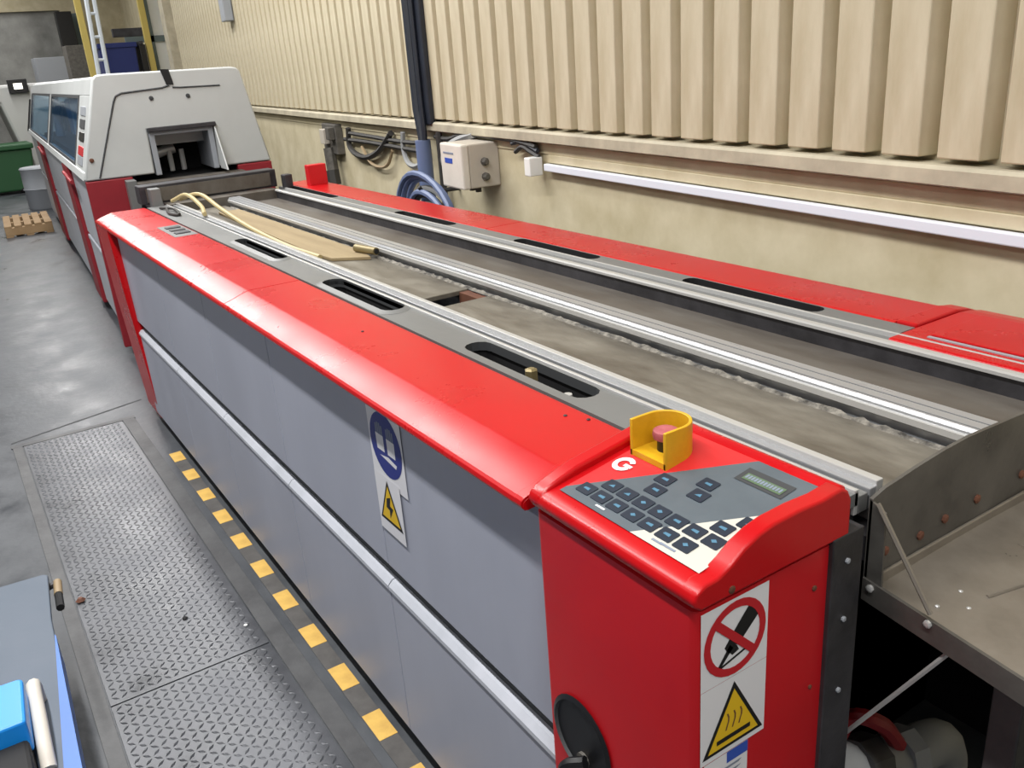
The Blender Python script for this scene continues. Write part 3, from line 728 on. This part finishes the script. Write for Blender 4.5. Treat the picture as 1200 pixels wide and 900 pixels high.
# entry tunnel
tn = MB()
tn.box(-6.302, -6.27, .868, 1.30, 1.425, 1.452, 'dark_steel')
tn.box(-6.75, -6.30, .870, .905, 1.15, 1.43, 'steel_grey_paint'); tn.box(-6.75, -6.30, 1.245, 1.28, 1.15, 1.43, 'steel_grey_paint')
tn.box(-6.75, -6.30, .90, 1.25, 1.40, 1.43, 'steel_grey_paint')
tn.build('entry_tunnel', hm, bevel=.004)
MB().box(-6.52, -6.50, .905, 1.245, 1.325, 1.40, 'hood_grey').build('tunnel_flap', hm)
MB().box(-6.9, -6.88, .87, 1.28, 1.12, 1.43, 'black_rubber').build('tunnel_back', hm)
MB().prism([(-6.29, 1.43), (-6.285, 1.43), (-6.10, 1.15), (-6.29, 1.15)], 1.285, 1.293, 'hood_grey', 'y').build('tunnel_cheek', hm)
for y in (1.02, 1.10):
    MB().tube([(-6.60, y, 1.14), (-6.60, y, 1.28)], .018, 'bright_steel', 8).build('nozzle', hm)
MB().tube([(-6.62, .91, 1.26), (-6.62, 1.06, 1.29)], .035, 'bright_steel', 10).build('spray_pipe', hm, smooth=True)
# hood roof and back side
rf = MB(); frus(rf, [(-6.35, .60, 1.525, 1.74, .66, 1.48, 1.786), (-14.3, .60, 1.525, 1.74, .66, 1.48, 1.80)], 'hood_grey'); rf.build('hood_roof', hm, bevel=.03, smooth=True)
rs = MB(); frus(rs, [(-6.35, 1.60, 1.634, 1.16, 1.49, 1.524, 1.75), (-14.3, 1.60, 1.634, 1.16, 1.49, 1.524, 1.75)], 'hood_side_grey'); rs.build('hood_back_side', hm)
# aisle side of the hood: slanted band, mullions, windows
def slant(z): return .435 + (.606 - .435) * (z - 1.165) / (1.765 - 1.165)
def sidepiece(v0, v1, z0, z1, m, nm, out=0.0, th=.03, bevel=.004):
    mb = MB(); a0, a1 = slant(z0) - out, slant(z1) - out
    frus(mb, [(v0, a0, a0 + th, z0, a1, a1 + th, z1), (v1, a0, a0 + th, z0, a1, a1 + th, z1)], m)
    return mb.build(nm, hm, bevel=bevel)
sidepiece(-14.3, -6.35, 1.675, 1.775, 'hood_grey', 'hood_side_band')
sidepiece(-14.3, -6.35, 1.165, 1.215, 'hood_grey', 'hood_sill', .01)
for v0, v1 in ((-7.05, -6.35), (-10.25, -10.0), (-14.3, -14.05)):
    sidepiece(v0, v1, 1.215, 1.675, 'hood_grey', 'window_mullion')
for v0, v1 in ((-10.0, -7.05), (-14.05, -10.25)):
    tag(sidepiece(v0, v1, 1.215, 1.675, 'tinted_glass', 'window_pane', .0, .008, 0), 'tinted blue window pane')
    for (va, vb, za, zb2) in ((v0, v1, 1.215, 1.235), (v0, v1, 1.655, 1.675), (v0, v0 + .05, 1.235, 1.655), (v1 - .05, v1, 1.235, 1.655)):
        sidepiece(va, vb, za, zb2, 'seam_dark', 'window_gasket', .004, .012, 0)
sidepiece(-14.4, -14.28, 1.19, 1.60, 'black_rubber', 'hood_end_trim', .02)
# control strip by the near window
for z, m in ((1.58, 'steel_grey_paint'), (1.50, 'seam_dark'), (1.42, 'black_plastic'), (1.33, 'sign_red'), (1.27, 'steel_grey_paint')):
    sidepiece(-6.86, -6.54, z - .028, z + .028, m, 'switch', .006, .01, .002)
# shapes added inside the hood, coloured to stand in for window reflections
MB().box(-13.8, -7.0, 1.10, 1.14, 1.17, 1.70, 'inner_white').build('inner_liner', hm)
MB().box(-13.8, -7.0, .60, 1.12, 1.10, 1.17, 'inner_brown').build('inner_floor', hm)
for v0, v1, d0, d1, z0, z1, m in ((-8.9, -8.0, .78, .95, 1.17, 1.50, 'inner_brown'), (-7.9, -7.5, .75, .9, 1.2, 1.58, 'reflection_blue'), (-9.6, -9.1, .8, 1.0, 1.2, 1.62, 'reflection_blue'), (-11.9, -11.2, .8, 1.0, 1.2, 1.6, 'reflection_blue'), (-13.3, -12.6, .8, 1.0, 1.2, 1.55, 'inner_brown')):
    MB().box(v0, v1, d0, d1, z0, z1, m).build('reflection_block', hm, bevel=.03)
for v in (-8.4, -9.3, -12.2): MB().tube([(v, .70, 1.18), (v, .72, 1.66)], .05, 'inner_white', 10).build('reflection_bar', hm, smooth=True)
# lower body
MB().box(-14.3, -6.34, .52, 1.58, .04, 1.12, 'black_rubber').build('body', hm)
tag(MB().box(-6.36, -6.30, .436, .72, .05, 1.160, 'red_far').build('front_panel', hm, bevel=.006), 'dark red front panel')
tag(MB().box(-6.36, -6.30, 1.400, 1.634, .05, 1.155, 'red_far').build('front_panel', hm, bevel=.006), 'dark red front panel')
MB().box(-6.36, -6.31, .72, 1.40, .05, 1.02, 'dark_steel').build('front_web', hm)
MB().box(-6.30, -6.18, .70, 1.42, 1.03, 1.125, 'trough_steel').build('entry_beam', hm, bevel=.004)
MB().box(-6.26, -6.15, .66, .72, .95, 1.15, 'deck_grey').build('entry_bracket', hm, bevel=.004)
MB().box(-6.20, -5.60, .74, 1.36, .98, 1.015, 'dark_steel').build('entry_channel', hm, bevel=.004)
PST = [(-8.30, -7.75), (-12.2, -11.4)]
def lowpiece(v0, v1, z0, z1, m, nm, out=0.0, bevel=.006):
    mb = MB(); t0 = .452 + .03 * (1.16 - z0) / 1.1 - out; t1 = .452 + .03 * (1.16 - z1) / 1.1 - out
    frus(mb, [(v0, t0, .56, z0, t1, .56, z1), (v1, t0, .56, z0, t1, .56, z1)], m); return mb.build(nm, hm, bevel=bevel)
segs = [(-7.70, -6.37), (-11.35, -8.35), (-14.3, -12.25)]
for v0, v1 in segs:
    tag(lowpiece(v0, v1, .66, 1.155, 'hood_side_grey', 'upper_panel'), 'grey side panel')
    tag(lowpiece(v0, v1, .10, .60, 'hood_side_grey', 'lower_panel'), 'grey side panel')
    lowpiece(v0, v1, .60, .64, 'panel_fold_lit', 'trim_strip', .006)
for v0, v1 in PST:
    tag(lowpiece(v0, v1, .06, 1.16, 'red_far', 'post', .025, .015), 'red post')
    MB().tube([((v0 + v1) / 2, .415, 1.10), (v1 + .35, .42, 1.07)], .014, 'red_far', 8).build('handle', hm)

# ================================================================== FLOOR FITTINGS
# checker plates with raised lozenges
def checker(x0, x1, y0, y1, label):
    r = root('checker_plate', ((x0 + x1) / 2, (y0 + y1) / 2, 0), label, 'floor plate')
    MB().box(x0, x1, y0, y1, .0, .004, 'tread_steel').build('plate', r, bevel=.001)
    lz = MB(); mi = lz.mi('tread_steel'); p = .036
    i = 0; x = x0 + .02
    while x < x1 - .01:
        j = 0; y = y0 + .02
        while y < y1 - .01:
            a = math.radians(45 if (i + j) % 2 else -45); c, s = math.cos(a), math.sin(a); k = len(lz.v)
            for (u_, v_, h) in ((-.0155, 0, .0038), (0, -.0055, .0038), (.0155, 0, .0038), (0, .0055, .0038), (-.007, 0, .0060), (.007, 0, .0060)):
                lz.v.append((x + u_ * c - v_ * s, y + u_ * s + v_ * c, h))
            for q in ((0, 1, 4), (1, 5, 4), (1, 2, 5), (2, 3, 5), (3, 4, 5), (3, 0, 4)): lz.f.append(tuple(k + t for t in q)); lz.m.append(mi)
            y += p * .72; j += 1
        x += p * .72; i += 1
    o = lz.build('tread_lozenges', r); tag(o, 'raised tread lozenges', kind='stuff')
checker(-2.490, -1.02, .050, .540, 'bright tread steel floor plate with a clear lozenge pattern beside the yellow tape')
checker(-4.955, -2.496, .050, .540, 'dull worn tread steel floor plate running from the plate joint to the floor cut')
fr = root('plate_frame', (-3.0, .3, 0), 'flat steel angle frame set in the floor around the tread plates', 'floor frame')
MB().box(-4.96, -1.0, .000, .046, .0, .005, 'frame_steel').build('frame_bar', fr, bevel=.001)
MB().box(-4.96, -1.0, .544, .605, .0, .005, 'frame_steel').build('frame_bar', fr, bevel=.001)
MB().box(-5.0, -4.96, -.006, .610, .0, .005, 'frame_steel').build('frame_bar', fr, bevel=.001)
# floor saw cut
single(MB().prism([(-5.06, .0), (-5.045, .0), (-5.245, .70), (-5.26, .70)], .0005, .0015, 'seam_dark', 'z'), 'trim_1', (-5.1, .3, 0), None, None, kind='structure')
# hazard tape
tp = root('hazard_tape', (-3.0, .667, 0), 'dark floor tape with yellow blocks running along the foot of the grey panels', 'floor tape')
MB().box(-4.31, -1.0, .638, .694, .0005, .0022, 'tape_dark').build('tape', tp)
ye = None
for i in range(13):
    x0 = -4.305 + .258 * i
    if ye is None: ye = MB().box(x0, x0 + .120, .640, .695, .0022, .0034, 'tape_yellow').build('yellow_block', tp)
    else: inst(ye, (.258 * i, 0, 0))

# trolley at the lower left
tl = root('steel_trolley', (-2.4, -.3, 0), 'low grey and blue steel trolley deck beside the tread plate', 'trolley')
dkp = MB().prism([(-2.93, -.60), (-2.885, -.02), (-2.87, -.008), (-2.60, -.03), (-1.2, -.075), (-1.2, -.60)], .285, .300, 'trolley_grey', 'z')
tag(dkp.build('deck', tl, bevel=.003), 'scratched grey deck')
MB().prism([(-2.50, -.033), (-2.49, -.0305), (-1.2, -.073), (-1.2, -.15)], .20, .3015, 'trolley_blue', 'z').build('deck_rim', tl)
MB().prism([(-2.925, -.58), (-2.88, -.03), (-2.61, -.04), (-2.61, -.58)], .20, .286, 'trolley_grey', 'z').build('deck_apron', tl)
for x, y in ((-2.75, -.12), (-2.75, -.5), (-1.4, -.14), (-1.4, -.5)):
    MB().lathe([(.06, -.02), (.075, -.015), (.075, .015), (.06, .02)], (x, y, .075), 'black_rubber', 16, axis=(0, 1, 0)).build('wheel', tl, smooth=True)
    MB().box(x - .03, x + .03, y - .035, y + .035, .14, .205, 'dark_steel').build('caster_fork', tl)
blk = onz(0, 812, .40)
MB().prism([(-2.17, -.42), (-2.155, -.128), (-2.145, -.120), (-1.975, -.130), (-1.975, -.42)], .335, .42, 'bright_blue', 'z').build('blue_block', tl, bevel=.006)
MB().box(-2.16, -1.75, -.42, -.135, .300, .335, 'black_rubber').build('block_base', tl)
MB().box(-1.97, -1.72, -.42, -.135, .335, .38, 'black_rubber').build('rubber_mat', tl, bevel=.01)
MB().tube(smooth_path([(-2.21, -.104, .30), (-2.21, -.104, .345), (-2.18, -.106, .362), (-2.08, -.108, .350), (-1.98, -.111, .330), (-1.93, -.113, .305)]), .017, 'box_grey', 10).build('guard_tube', tl, smooth=True)
MB().box(-3.05, -2.93, -.35, -.165, .17, .30, 'navy').build('end_block', tl, bevel=.004)
lv = MB().tube([(-2.86, .012, .27), (-2.78, .005, .268)], .013, 'cable_brown', 10).build('lever', tl, smooth=True)
MB().tube([(-2.78, .005, .268), (-2.70, .0, .266)], .012, 'black_rubber', 8).build('lever_sleeve', lv)
MB().tube([(-2.86, .012, .27), (-2.84, -.05, .26)], .010, 'dark_steel', 8).build('lever_pivot', lv)
# crumb of brick and scraps on the plate
single(MB().lathe([(.010, 0), (.018, .006), (.008, .016)], tuple(onz(95, 705, .004)), 'rust', 6), 'brick_crumb', tuple(onz(95, 705, .004)), 'small reddish crumb lying on the edge of the tread plate', 'debris')
single(MB().lathe([(.008, 0), (.010, .004), (.004, .008)], tuple(onz(217, 725, .004)), 'black_rubber', 6), 'rubber_scrap', tuple(onz(217, 725, .004)), 'small black scrap lying on the tread plate', 'debris')
single(MB().lathe([(.006, 0), (.007, .003), (.003, .005)], tuple(onz(288, 733, .004)), 'white_plastic', 6), 'white_scrap', tuple(onz(288, 733, .004)), 'tiny white scrap lying on the tread plate', 'debris')

# ================================================================== WALL FITTINGS (wall frame)
WD = 2.13
tk = MB().box(-3.86, 3.0, 2.145, 2.171, 1.186, 1.220, 'trunking_white')
single(tk, 'cable_trunking', (-1, 2.186, 1.19), 'long white plastic cable trunking along the cream wall under the ledge', 'trunking', a=TW, bevel=.004)
# conduit
pl = root('wall_conduit', (-5.28, 2.13, .9), 'dark blue vertical conduit with cables running down the ribbed wall', 'conduit', a=TW)
MB().box(-5.40, -5.20, 2.115, 2.15, 1.36, 4.88, 'conduit_blue').build('channel', pl, bevel=.008)
MB().tube([(-5.36, 2.10, 4.8), (-5.36, 2.10, 1.45), (-5.31, 2.095, 1.30), (-5.28, 2.09, 1.18)], .028, 'conduit_blue', 8).build('cable', pl, smooth=True)
MB().tube([(-5.28, 2.10, 4.8), (-5.28, 2.10, 1.50), (-5.26, 2.095, 1.32), (-5.27, 2.09, 1.18)], .018, 'conduit_blue', 8).build('cable', pl, smooth=True)
MB().tube([(-5.29, 2.09, 1.27), (-5.29, 2.09, .80)], .05, 'hose_blue', 10).build('sleeve', pl, smooth=True)
MB().tube([(-5.14, 2.14, 1.32), (-5.14, 2.14, .85)], .022, 'cable_dark', 8).build('side_cable', pl, smooth=True)
# junction box
jb = root('junction_box', (-4.55, 2.16, 1.07), 'pale grey junction box with a blue label mounted on the cream wall', 'junction box', a=TW)
MB().box(-4.70, -4.42, 2.00, 2.184, 1.062, 1.298, 'box_side').build('box_body', jb, bevel=.008)
jl = MB().box(-4.705, -4.415, 1.955, 2.00, 1.060, 1.300, 'box_grey').build('box_lid', jb, bevel=.010)
MB().box(-4.64, -4.54, 1.953, 1.956, 1.195, 1.222, 'label_blue').build('blue_label', jl)
MB().box(-4.655, -4.52, 1.953, 1.956, 1.245, 1.254, 'text_grey').build('printed_line', jl)
for s in (-4.66, -4.58, -4.50):
    MB().tube([(s, 2.08, 1.068), (s, 2.08, 1.03)], .018, 'bracket_grey', 8).build('cable_gland', jb)
for z in (1.12, 1.20):
    MB().lathe([(.022, 0), (.022, .02), (.012, .03)], (-4.42, 2.09, z), 'bracket_grey', 8, axis=(1, 0, 0)).build('cable_gland', jb)
# a far corner of a second box
jb2 = MB().box(-3.96, -3.90, 2.09, 2.164, 1.16, 1.25, 'white_plastic')
single(jb2, 'socket_box', (-3.93, 2.19, 1.16), 'small white socket box at the end of the white cable trunking', 'socket', a=TW, bevel=.005)
# hose coil hung on the wall
hc = root('hose_coil', (-5.02, 2.05, .70), 'coil of blue grey hose hanging on the wall beneath the junction box', 'hose', a=TW)
for i in range(8):
    cx_, cz = -5.03 + .012 * i, .76 + .006 * (i % 3); rx, rz_ = .47 - .040 * i + .012 * (i % 2), .345 - .030 * i + .008 * (i % 3)
    pts = [(cx_ + rx * math.cos(math.radians(t)), 1.94 + .016 * (i % 4) + .008 * math.sin(t * .05), cz + rz_ * math.sin(math.radians(t))) for t in range(0, 361, 12)]
    MB().tube(pts, .0185, ('hose_blue', 'hose_blue', 'hose_blue', 'hose_grey', 'hose_blue', 'cable_dark', 'hose_grey', 'bracket_grey')[i], 7, cap=False).build('hose_loop', hc, smooth=True)
MB().tube([(-5.0, 2.18, .99), (-5.0, 1.95, .99), (-5.0, 1.92, 1.03)], .014, 'dark_steel', 6).build('hook', hc)
# loose cables on the wall
def wcable(pts, r, m, label, k=6):
    P = smooth_path([onw(x, y, WD + .02) for x, y in pts], k)
    single(MB().tube(P, r, m, 6), 'wall_cable', tuple(P[0]), label, 'cable', a=TW, smooth=True)
wcable([(408, 150), (410, 172), (420, 182), (432, 184), (444, 177), (452, 166), (458, 156)], .022, 'cable_dark', 'thick dark cable drooping in a loop under the wall ledge')
wcable([(424, 172), (434, 190), (446, 196), (455, 192), (460, 176)], .012, 'cable_brown', 'thin brown cable hanging in a loop below the thick dark cable loop')
wcable([(404, 163), (440, 168), (480, 175), (500, 178)], .016, 'cable_dark', 'straight dark cable running low along the wall to the blue conduit')
wcable([(410, 156), (440, 161), (470, 166), (498, 168)], .016, 'cable_dark', 'straight dark cable running just under the ledge to the blue conduit')
wcable([(472, 155), (473, 175), (478, 190), (486, 195), (494, 192)], .018, 'hose_grey', 'grey hose curving down beside the blue conduit')
wcable([(497, 200), (486, 207), (480, 218), (478, 232)], .020, 'cable_dark', 'dark hose arching out from the blue conduit down behind the machine')
wcable([(520, 195), (521, 180), (528, 170), (540, 163), (556, 157)], .024, 'hose_grey', 'grey hose bending up from the hose coil to the ledge')
wcable([(510, 160), (525, 163), (540, 158), (560, 158), (600, 164), (628, 172)], .014, 'cable_dark', 'dark cable run along the ledge over the junction box')
wcable([(604, 178), (612, 172), (622, 178), (632, 184)], .012, 'cable_dark', 'short dark cable between the junction box and the socket box')
wcable([(600, 168), (612, 166), (630, 177)], .012, 'conduit_blue', 'short blue cable from the junction box top to the socket box')
# bracket with switches
bk = root('wall_bracket', (-7.45, 2.15, .9), 'grey metal bracket with switches and cable ends on the wall by the red rear cover', 'bracket', a=TW)
MB().box(-7.66, -7.28, 2.12, 2.184, 1.05, 1.29, 'bracket_grey').build('back_plate', bk, bevel=.006)
MB().box(-7.58, -7.46, 2.07, 2.12, 1.13, 1.25, 'box_side').build('switch', bk, bevel=.006)
MB().box(-7.40, -7.30, 2.07, 2.12, 1.17, 1.27, 'bracket_grey').build('switch', bk, bevel=.006)
MB().tube([(-7.45, 2.10, 1.1), (-7.42, 2.10, .86)], .05, 'bracket_grey', 8).build('cable_end', bk)
MB().tube([(-7.42, 2.09, .92), (-7.40, 2.09, .80)], .06, 'cable_dark', 8).build('plug', bk)
# grey box high on the ribs
b3 = onw(264, 8, 2.1)
single(MB().box(b3.x - .10, b3.x + .12, 2.05, 2.15, b3.z - .15, b3.z + .30, 'steel_grey_paint'), 'switch_box', (b3.x, 2.15, b3.z), 'small grey switch box mounted high on the cream wall ribs', 'switch box', a=TW, bevel=.01)

# ================================================================== BACKGROUND at the far end of the hall
def card(x0, y0, x1, y1, X, th, m, nm, label, cat, z0=None, bevel=.01):
    a = onx(x0, y1, X); b = onx(x1, y0, X); zl = a.z if z0 is None else z0
    single(MB().box(X - th, X, min(a.y, b.y), max(a.y, b.y), zl, b.z, m), nm, (X - th / 2, (a.y + b.y) / 2, zl), label, cat, bevel=bevel)
# corner pillar of the ribbed wall
single(MB().box(-15.75, -15.3, 2.05, 2.40, 0, 4.9, 'cream_ledge'), 'wall_pillar', (-15.5, 2.2, 0), None, None, a=TW, kind='structure')
# white door with grey rails
pa = onx(178, 80, -17.2); pb = onx(198, 0, -17.2)
dr2 = single(MB().box(-17.25, -17.2, pa.y, pb.y + .15, 0, 4.2, 'door_white'), 'door_2', (-17.2, pa.y, 0), None, None, kind='structure', bevel=.01)
yc = (pa.y + pb.y + .15) / 2
for y in (pa.y + .10, pb.y + .05):
    MB().box(-17.2, -17.15, y - .03, y + .03, 0, 4.2, 'door_grey').build('door_stile', dr2)
MB().box(-17.2, -17.15, pa.y - .35, pb.y + .12, onx(180, 47, -17.2).z - .03, onx(180, 44, -17.2).z + .03, 'door_grey').build('door_bar', dr2)
# storage rack: yellow uprights, shelf beam and blue bin
rk = root('storage_rack', (-17.0, 2.2, 0), 'yellow post storage rack behind the hooded machine', 'rack')
for xx in (99, 172):
    p = onx(xx, 40, -17.0)
    MB().box(-17.06, -16.98, p.y - .05, p.y + .05, 0, 4.4, 'rack_yellow').build('upright', rk, bevel=.005)
pA = onx(99, 55, -17.0); pB = onx(172, 50, -17.0)
MB().box(-17.5, -17.0, pA.y, pB.y, pA.z - .85, pA.z - .75, 'steel_grey_paint').build('shelf', rk)
MB().box(-17.03, -16.99, pA.y, pB.y, pB.z - .8, pB.z - .7, 'rack_yellow').build('beam', rk)
shz = pA.z - .75
a = onx(121, 80, -16.95); b = onx(158, 49, -16.95)
bb = root('storage_bin', (-17.1, (a.y + b.y) / 2, shz), 'blue plastic storage bin standing on the rack shelf', 'bin')
MB().prism([(a.y + .03, shz), (b.y - .03, shz), (b.y, b.z), (a.y, b.z)], -17.4, -16.95, 'navy').build('bin_body', bb, bevel=.02)
MB().box(-17.42, -16.93, a.y - .02, b.y + .02, b.z - .08, b.z, 'navy').build('bin_rim', bb, bevel=.01)
a2 = onx(162, 52, -16.95); a2.y = b.y + .05; b2 = onx(170, 52, -16.95)
single(MB().box(-17.4, -16.95, a2.y, b2.y, shz, b2.z, 'black_plastic').box(-17.38, -16.97, a2.y + .02, b2.y - .02, b2.z, b2.z + .06, 'dark_steel'), 'black_case', (-17.1, a2.y, shz), 'black case standing beside the blue storage bin', 'case', bevel=.01)
# white step ladder in front of the rack
ls = root('step_ladder', (-16.4, 1.9, 0), 'white aluminium step ladder leaning in front of the rack', 'ladder')
p0 = onx(99, -12, -16.4); p1 = onx(115, 82, -16.4); p2 = onx(108, -12, -16.4); p3 = onx(126, 82, -16.4)
def extend(a, b): 
    t = (0 - a.z) / (b.z - a.z); return a + (b - a) * t
for q0, q1 in ((p0, p1), (p2, p3)):
    MB().tube([q0, extend(q0, q1)], .035, 'inner_white', 6).build('stile', ls)
for i in range(9):
    t = i / 9
    MB().tube([p0 + (extend(p0, p1) - p0) * t, p2 + (extend(p2, p3) - p2) * t], .025, 'inner_white', 6).build('rung', ls)
card(133, 32, 168, 44, -17.9, .1, 'dark_steel', 'pipe_beam', 'dark horizontal beam on the cream wall above the blue bin', 'beam')
# steel column beside the shutter, clutter
card(75, 13, 83, 60, -23.0, .25, 'black_plastic', 'steel_column', 'black steel column beside the grey roller shutter', 'column', z0=0)
card(83, 15, 97, 50, -23.4, .1, 'door_grey', 'notice_panel', 'dark grey panel between the black column and the yellow rack post', 'panel', z0=0)
card(84, 52, 104, 86, -19.5, .5, 'bracket_grey', 'parts_crate', 'cluttered grey crate stack behind the pale hood', 'crate', z0=0)
card(45, 66, 76, 90, -21.6, .6, 'steel_grey_paint', 'grey_cabinet', 'grey cabinet standing in front of the roller shutter', 'cabinet', z0=0)
# white silo with sloping side
a = onx(0, 100, -19.0); b = onx(75, 88, -19.0); c_ = onx(0, 123, -19.0); d_ = onx(37, 198, -19.0)
sb = MB().prism([(a.y - 1.4, a.z), (b.y, a.z), (b.y, d_.z), (d_.y, d_.z), (c_.y, c_.z), (a.y - 1.4, c_.z + .9)], -20.2, -19.0, 'silo_white')
si = root('white_silo', (-19.6, 1.5, 0), 'large white silo with a sloping underside behind the hooded machine', 'silo')
sb.build('silo_body', si, bevel=.05)
MB().box(-19.9, -19.3, b.y - .5, b.y - .2, 0, d_.z, 'steel_grey_paint').build('silo_leg', si)
ml = onx(21, 101, -18.9)
mo = root('work_lamp', (-18.95, ml.y, ml.z), 'small black work lamp on the white silo front', 'lamp')
MB().box(-18.99, -18.9, ml.y - .16, ml.y + .16, ml.z - .12, ml.z + .12, 'black_plastic').build('housing', mo, bevel=.01)
MB().box(-18.9, -18.885, ml.y - .07, ml.y + .07, ml.z - .05, ml.z + .05, 'lamp_glow').build('lens', mo)
# green waste bin
a = onx(-30, 212, -18.0); b = onx(37, 170, -18.0)
gb = root('waste_bin', (-18.3, (a.y + b.y) / 2, 0), 'dark green waste bin standing on the floor under the white silo', 'bin')
MB().prism([(a.y, 0.05), (b.y - .1, 0.05), (b.y, .75), (a.y, .75)], -18.9, -18.1, 'bin_green').build('bin_body', gb, bevel=.03)
MB().box(-18.95, -18.05, a.y - .03, b.y + .03, .75, .84, 'bin_green').build('bin_lid', gb, bevel=.02)
for y in (a.y + .2, b.y - .3): MB().lathe([(.05, -.03), (.06, 0), (.05, .03)], (-18.15, y, .06), 'black_rubber', 12, axis=(0, 1, 0)).build('wheel', gb)
# grey drum behind the pallet
gd0 = onz(48, 247, 0)
dm = root('grey_drum', (gd0.x - .35, gd0.y + .15, 0), 'grey drum standing behind the wooden pallet', 'drum')
MB().lathe([(.26, 0), (.27, .02), (.27, .28), (.285, .30), (.27, .32), (.27, .58), (.28, .60), (.26, .62)], (gd0.x - .35, gd0.y + .15, 0), 'steel_grey_paint', 20).build('drum_body', dm, smooth=True)
# pallet
pt = root('wooden_pallet', (-13.2, .95, 0), 'low wooden pallet lying on the floor beside the hooded machine', 'pallet', a=TF)
bo = None
PX0, PX1 = -13.9, -12.75; PD0, PD1 = .02, .36
for i in range(5):
    d0 = -.16 + i * .115
    MB().box(PX0, PX1, d0, d0 + .085, .115, .14, 'pallet_wood').build('board', pt, bevel=.004)
for x in (PX0 + .0, (PX0 + PX1) / 2 - .05, PX1 - .1):
    MB().box(x, x + .1, -.16, .385, .02, .115, 'pallet_wood').build('bearer', pt, bevel=.004)
for d0 in (-.16, .07, .30):
    MB().box(PX0, PX1, d0, d0 + .085, .0, .02, 'pallet_wood').build('board', pt)

for o in bpy.data.objects:
    if '_b' in o.keys(): del o['_b']
